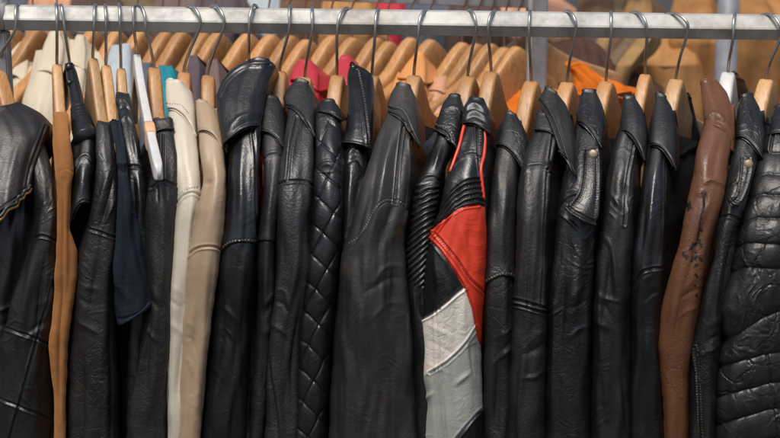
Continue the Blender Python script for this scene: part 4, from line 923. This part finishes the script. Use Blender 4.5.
back_garment('cloth_garment', 'mauve brown cloth garment left of the tall rounded collar', [(58, 208, 217), (68, 206, 219), (90, 203, 221), (140, 203, 221), (330, 203, 220)], M['mauve'], 44, None, 'garment', seed=121, Yoff=-0.08)
back_garment('leather_jacket', 'crimson leather jacket behind the pebble grained collar', [(72, 292, 317), (90, 284, 319), (120, 278, 322), (330, 276, 322)], M['redback'], 52, [(298, 61, 311, 61, -1), (292, 70, 318, 74, 0), (290, 80, 318, 92, -4)], seed=123, Yoff=-0.08)
back_garment('leather_jacket', 'crimson leather jacket between the quilted jacket and tall piped collar', [(70, 336, 352), (90, 330, 354), (120, 326, 356), (330, 324, 356)], M['redback'], 50, [(341, 57, 350, 56, -1), (337, 68, 354, 68, 0), (335, 84, 354, 90, -2)], seed=125, Yoff=-0.08)
back_garment('leather_jacket', 'peach orange leather jacket left of the weathered jacket hanger', [(72, 398, 424), (84, 392, 426), (110, 388, 428), (330, 388, 428)], M['peachl'], 48, [(416, 52, 424, 52, -1), (406, 64, 426, 66, 0), (397, 78, 426, 84, -2)], seed=127, Yoff=-.02)
back_garment('leather_jacket', 'pale peach leather jacket left of the ribbed biker jacket', [(78, 430, 448), (95, 427, 448), (120, 425, 450), (330, 425, 450)], M['pinkl'], 54, [(440, 66, 446, 65, -1), (433, 76, 447, 76, 0), (428, 90, 446, 94, -2)], seed=129, mid=.003)
back_garment('cloth_jacket', 'bright orange cloth jacket with open collar behind the grey post', [(88, 506, 560), (97, 502, 630), (110, 498, 634), (140, 496, 630), (330, 496, 620)], M['orange'], 60, None, seed=131, Yoff=.04, yaw=60, big=.006)
og = [o for o in COL.objects if o.type == 'EMPTY' and 'bright orange cloth' in str(o.get('label', ''))][0]
shell(og, 'collar', [(566, 67, 586, 64, -2), (572, 72, 600, 76, 0), (574, 82, 622, 86, 0), (572, 96, 632, 94, 0)], None, M['orange'], dkeys=[(0, YB - .07), (1, YB - .10)], seed=132, tail=.05, yaw=.5, samp=1.4, big=.006, bmax=.03)

# ------------------------------------------------------------------ far rack, out of focus
YF = 1.35
fr = empty('far_clothes_rail', (W(726, 60, YF - .42)[0], YF - .42, -1.5), 'pale grey steel post of the farthest rack, out of focus near the right edge', 'clothes rail')
pp = W(726, 60, YF - .42)
V, F = tube([(pp[0], YF - .42, -1.5), (pp[0], YF - .42, -.5), (pp[0], YF - .42, .35)], .021, 20); mesh_obj('post', V, F, M['postpale'] if 'postpale' in M else M['post'], fr)
fz = W(390, -60, YF)[2]
V, F = sweep_profile(RP, np.array([W(-150, 0, YF)[0], YF, fz]), np.array([W(930, 0, YF)[0], YF, fz])); mesh_obj('rail_tube', V, F, M['post'], fr, smooth_shade=False)
FG = 'out of focus jackets on the farthest rack'
def far_jacket(label, rows, mat, Y, seed, yaw=35, cat='jacket', deep=.2):
    p = W((rows[-1][1] + rows[-1][2]) / 2, rows[-1][0], Y); root = empty('suede_jacket' if 'suede' in label else 'leather_jacket', (p[0], Y, p[2]), label, cat, FG)
    dep = lambda py: np.interp(py, [rows[0][0], rows[0][0] + 50, 300], [Y + .05, Y - .12, Y - .16])
    garment(root, rows, dep, R(yaw), mat, seed=seed, big=.012, mid=.004, samp=2.5, back=Y + deep, bmax=.12, top_round=45, bulge=1.3)
    return root
far_jacket('dark brown leather jacket with broad rounded shoulder behind the orange garment', [(38, 540, 588), (46, 536, 602), (60, 534, 612), (80, 534, 618), (330, 530, 622)], M['cocoa'], YF - .45, 201)
far_jacket('umber suede jacket above the rail behind the orange garment', [(-30, 590, 622), (-5, 580, 636), (30, 572, 634), (330, 560, 620)], M['umber'], YF + .12, 203)
far_jacket('olive suede jacket, second right of the orange garment', [(-10, 612, 640), (20, 600, 640), (50, 592, 634), (80, 586, 630), (330, 580, 626)], M['olive'], YF + .06, 205)
far_jacket('gold suede jacket, third right of the orange garment', [(0, 628, 652), (30, 618, 652), (60, 604, 646), (80, 598, 642), (330, 596, 640)], M['gold'], YF - .02, 207)
far_jacket('caramel suede jacket behind the looped hook', [(14, 650, 682), (35, 634, 692), (60, 622, 700), (90, 618, 706), (330, 616, 706)], M['caramel'], YF - .10, 209)
far_jacket('tan suede jacket left of the pale far post', [(-8, 676, 712), (20, 668, 722), (60, 664, 728), (330, 660, 730)], M['tanf'], YF - .03, 211)
far_jacket('tan suede jacket right of the pale far post', [(-14, 724, 758), (15, 718, 776), (60, 714, 784), (330, 712, 786)], M['tanf'], YF - .06, 213)
far_jacket('golden suede jacket at the right edge', [(-10, 762, 800), (20, 756, 820), (60, 754, 830), (330, 750, 830)], M['caramel'], YF - .02, 215)
SL = [('dbrown', 'dark brown leather jacket slanting down left of the olive one', 606, 574, 10, -.20), ('gold', 'gold suede jacket slanting down beside the brown shoulder', 622, 590, 9, -.24), ('umber', 'umber suede jacket slanting down between the gold ones', 634, 602, 8, -.27), ('olive', 'olive suede jacket slanting down left of the caramel one', 646, 614, 8, -.30), ('gold', 'pale gold suede jacket slanting down nearest the caramel one', 658, 624, 7, -.33)]
for i, (c, l_, xa, xb, hw_, dy) in enumerate(SL):
    far_jacket(l_, [(14 if i < 5 else -16, xa - hw_ * .6, xa + hw_ * .6), (34, (xa * .7 + xb * .3) - hw_, (xa * .7 + xb * .3) + hw_), (64, xb - hw_, xb + hw_ + 2), (90, xb - 6 - hw_, xb - 6 + hw_), (330, xb - 10 - hw_, xb - 10 + hw_)], M[c], YF + dy, 240 + i, yaw=0, deep=.03)
cols = ['slate', 'pinkl', 'dbrown', 'olive', 'mauve', 'plum', 'paleblue', 'umber', 'caramel', 'redback', 'slate', 'dbrown', 'pinkl']
cw = ['slate blue', 'pale peach', 'dark brown', 'olive', 'mauve', 'plum grey', 'pale blue', 'umber', 'caramel', 'crimson', 'slate grey', 'deep brown', 'peach']
places = ['left end of the rail', 'camel suede hanger', 'clip hanger', 'white plastic hanger', 'cream jacket hook', 'taupe jacket hook', 'tall rounded collar', 'pebble grained collar hook', 'quilted jacket hook', 'tall piped collar hook', 'weathered jacket hook', 'ribbed biker hook', 'racing jacket hook']
for i, (c, w_) in enumerate(zip(cols, cw)):
    x = 10 + i * 42
    far_jacket('blurred %s leather jacket above the rail behind the %s' % (w_, places[i]) if c in ('pinkl', 'dbrown', 'redback') else 'blurred %s suede jacket above the rail behind the %s' % (w_, places[i]), [(-30 + 6 * (i % 3), x - 12, x + 14), (0, x - 24, x + 26), (40, x - 28, x + 28), (330, x - 30, x + 30)], M[c], YF - .05 * (i % 3), 221 + i)

# ------------------------------------------------------------------ ground
gm, nt, b = newmat('asphalt'); tc = nt.nodes.new('ShaderNodeTexCoord'); n1 = noise(nt, tc.outputs['Object'], 6, 8, .7)
r = ramp(nt, n1.outputs[0], [(.3, (.026, .025, .024)), (.7, (.05, .048, .046))]); nt.links.new(r.outputs[0], b.inputs['Base Color']); b.inputs['Roughness'].default_value = .9
g = mesh_obj('ground', [(-60, -60, -1.5), (60, -60, -1.5), (60, 60, -1.5), (-60, 60, -1.5)], [[0, 1, 2, 3]], gm); g['kind'] = 'structure'

# ------------------------------------------------------------------ light
w = bpy.data.worlds.new('World'); scene.world = w; w.use_nodes = True; nt = w.node_tree
for n in list(nt.nodes): nt.nodes.remove(n)
out = nt.nodes.new('ShaderNodeOutputWorld'); bg = nt.nodes.new('ShaderNodeBackground'); sky = nt.nodes.new('ShaderNodeTexSky')
SE, SR = R(66), R(-158)
sky.sky_type = 'NISHITA'; sky.sun_disc = False; sky.sun_elevation = SE; sky.sun_rotation = SR; sky.dust_density = 4; sky.ozone_density = .6
bg.inputs[1].default_value = .055
nt.links.new(sky.outputs[0], bg.inputs[0]); nt.links.new(bg.outputs[0], out.inputs[0])
ld = bpy.data.lights.new('sun', 'SUN'); ld.energy = 1.5; ld.angle = R(24); ld.color = (1, .96, .90)
sun = bpy.data.objects.new('sun', ld); COL.objects.link(sun)
from mathutils import Vector
dirv = Vector((math.sin(SR) * math.cos(SE), math.cos(SR) * math.cos(SE), math.sin(SE)))
sun.rotation_euler = dirv.to_track_quat('Z', 'Y').to_euler(); sun.location = dirv * 5
vs = scene.view_settings; vs.view_transform = 'Standard'; vs.look = 'None'; vs.gamma = 1; vs.exposure = 1.0
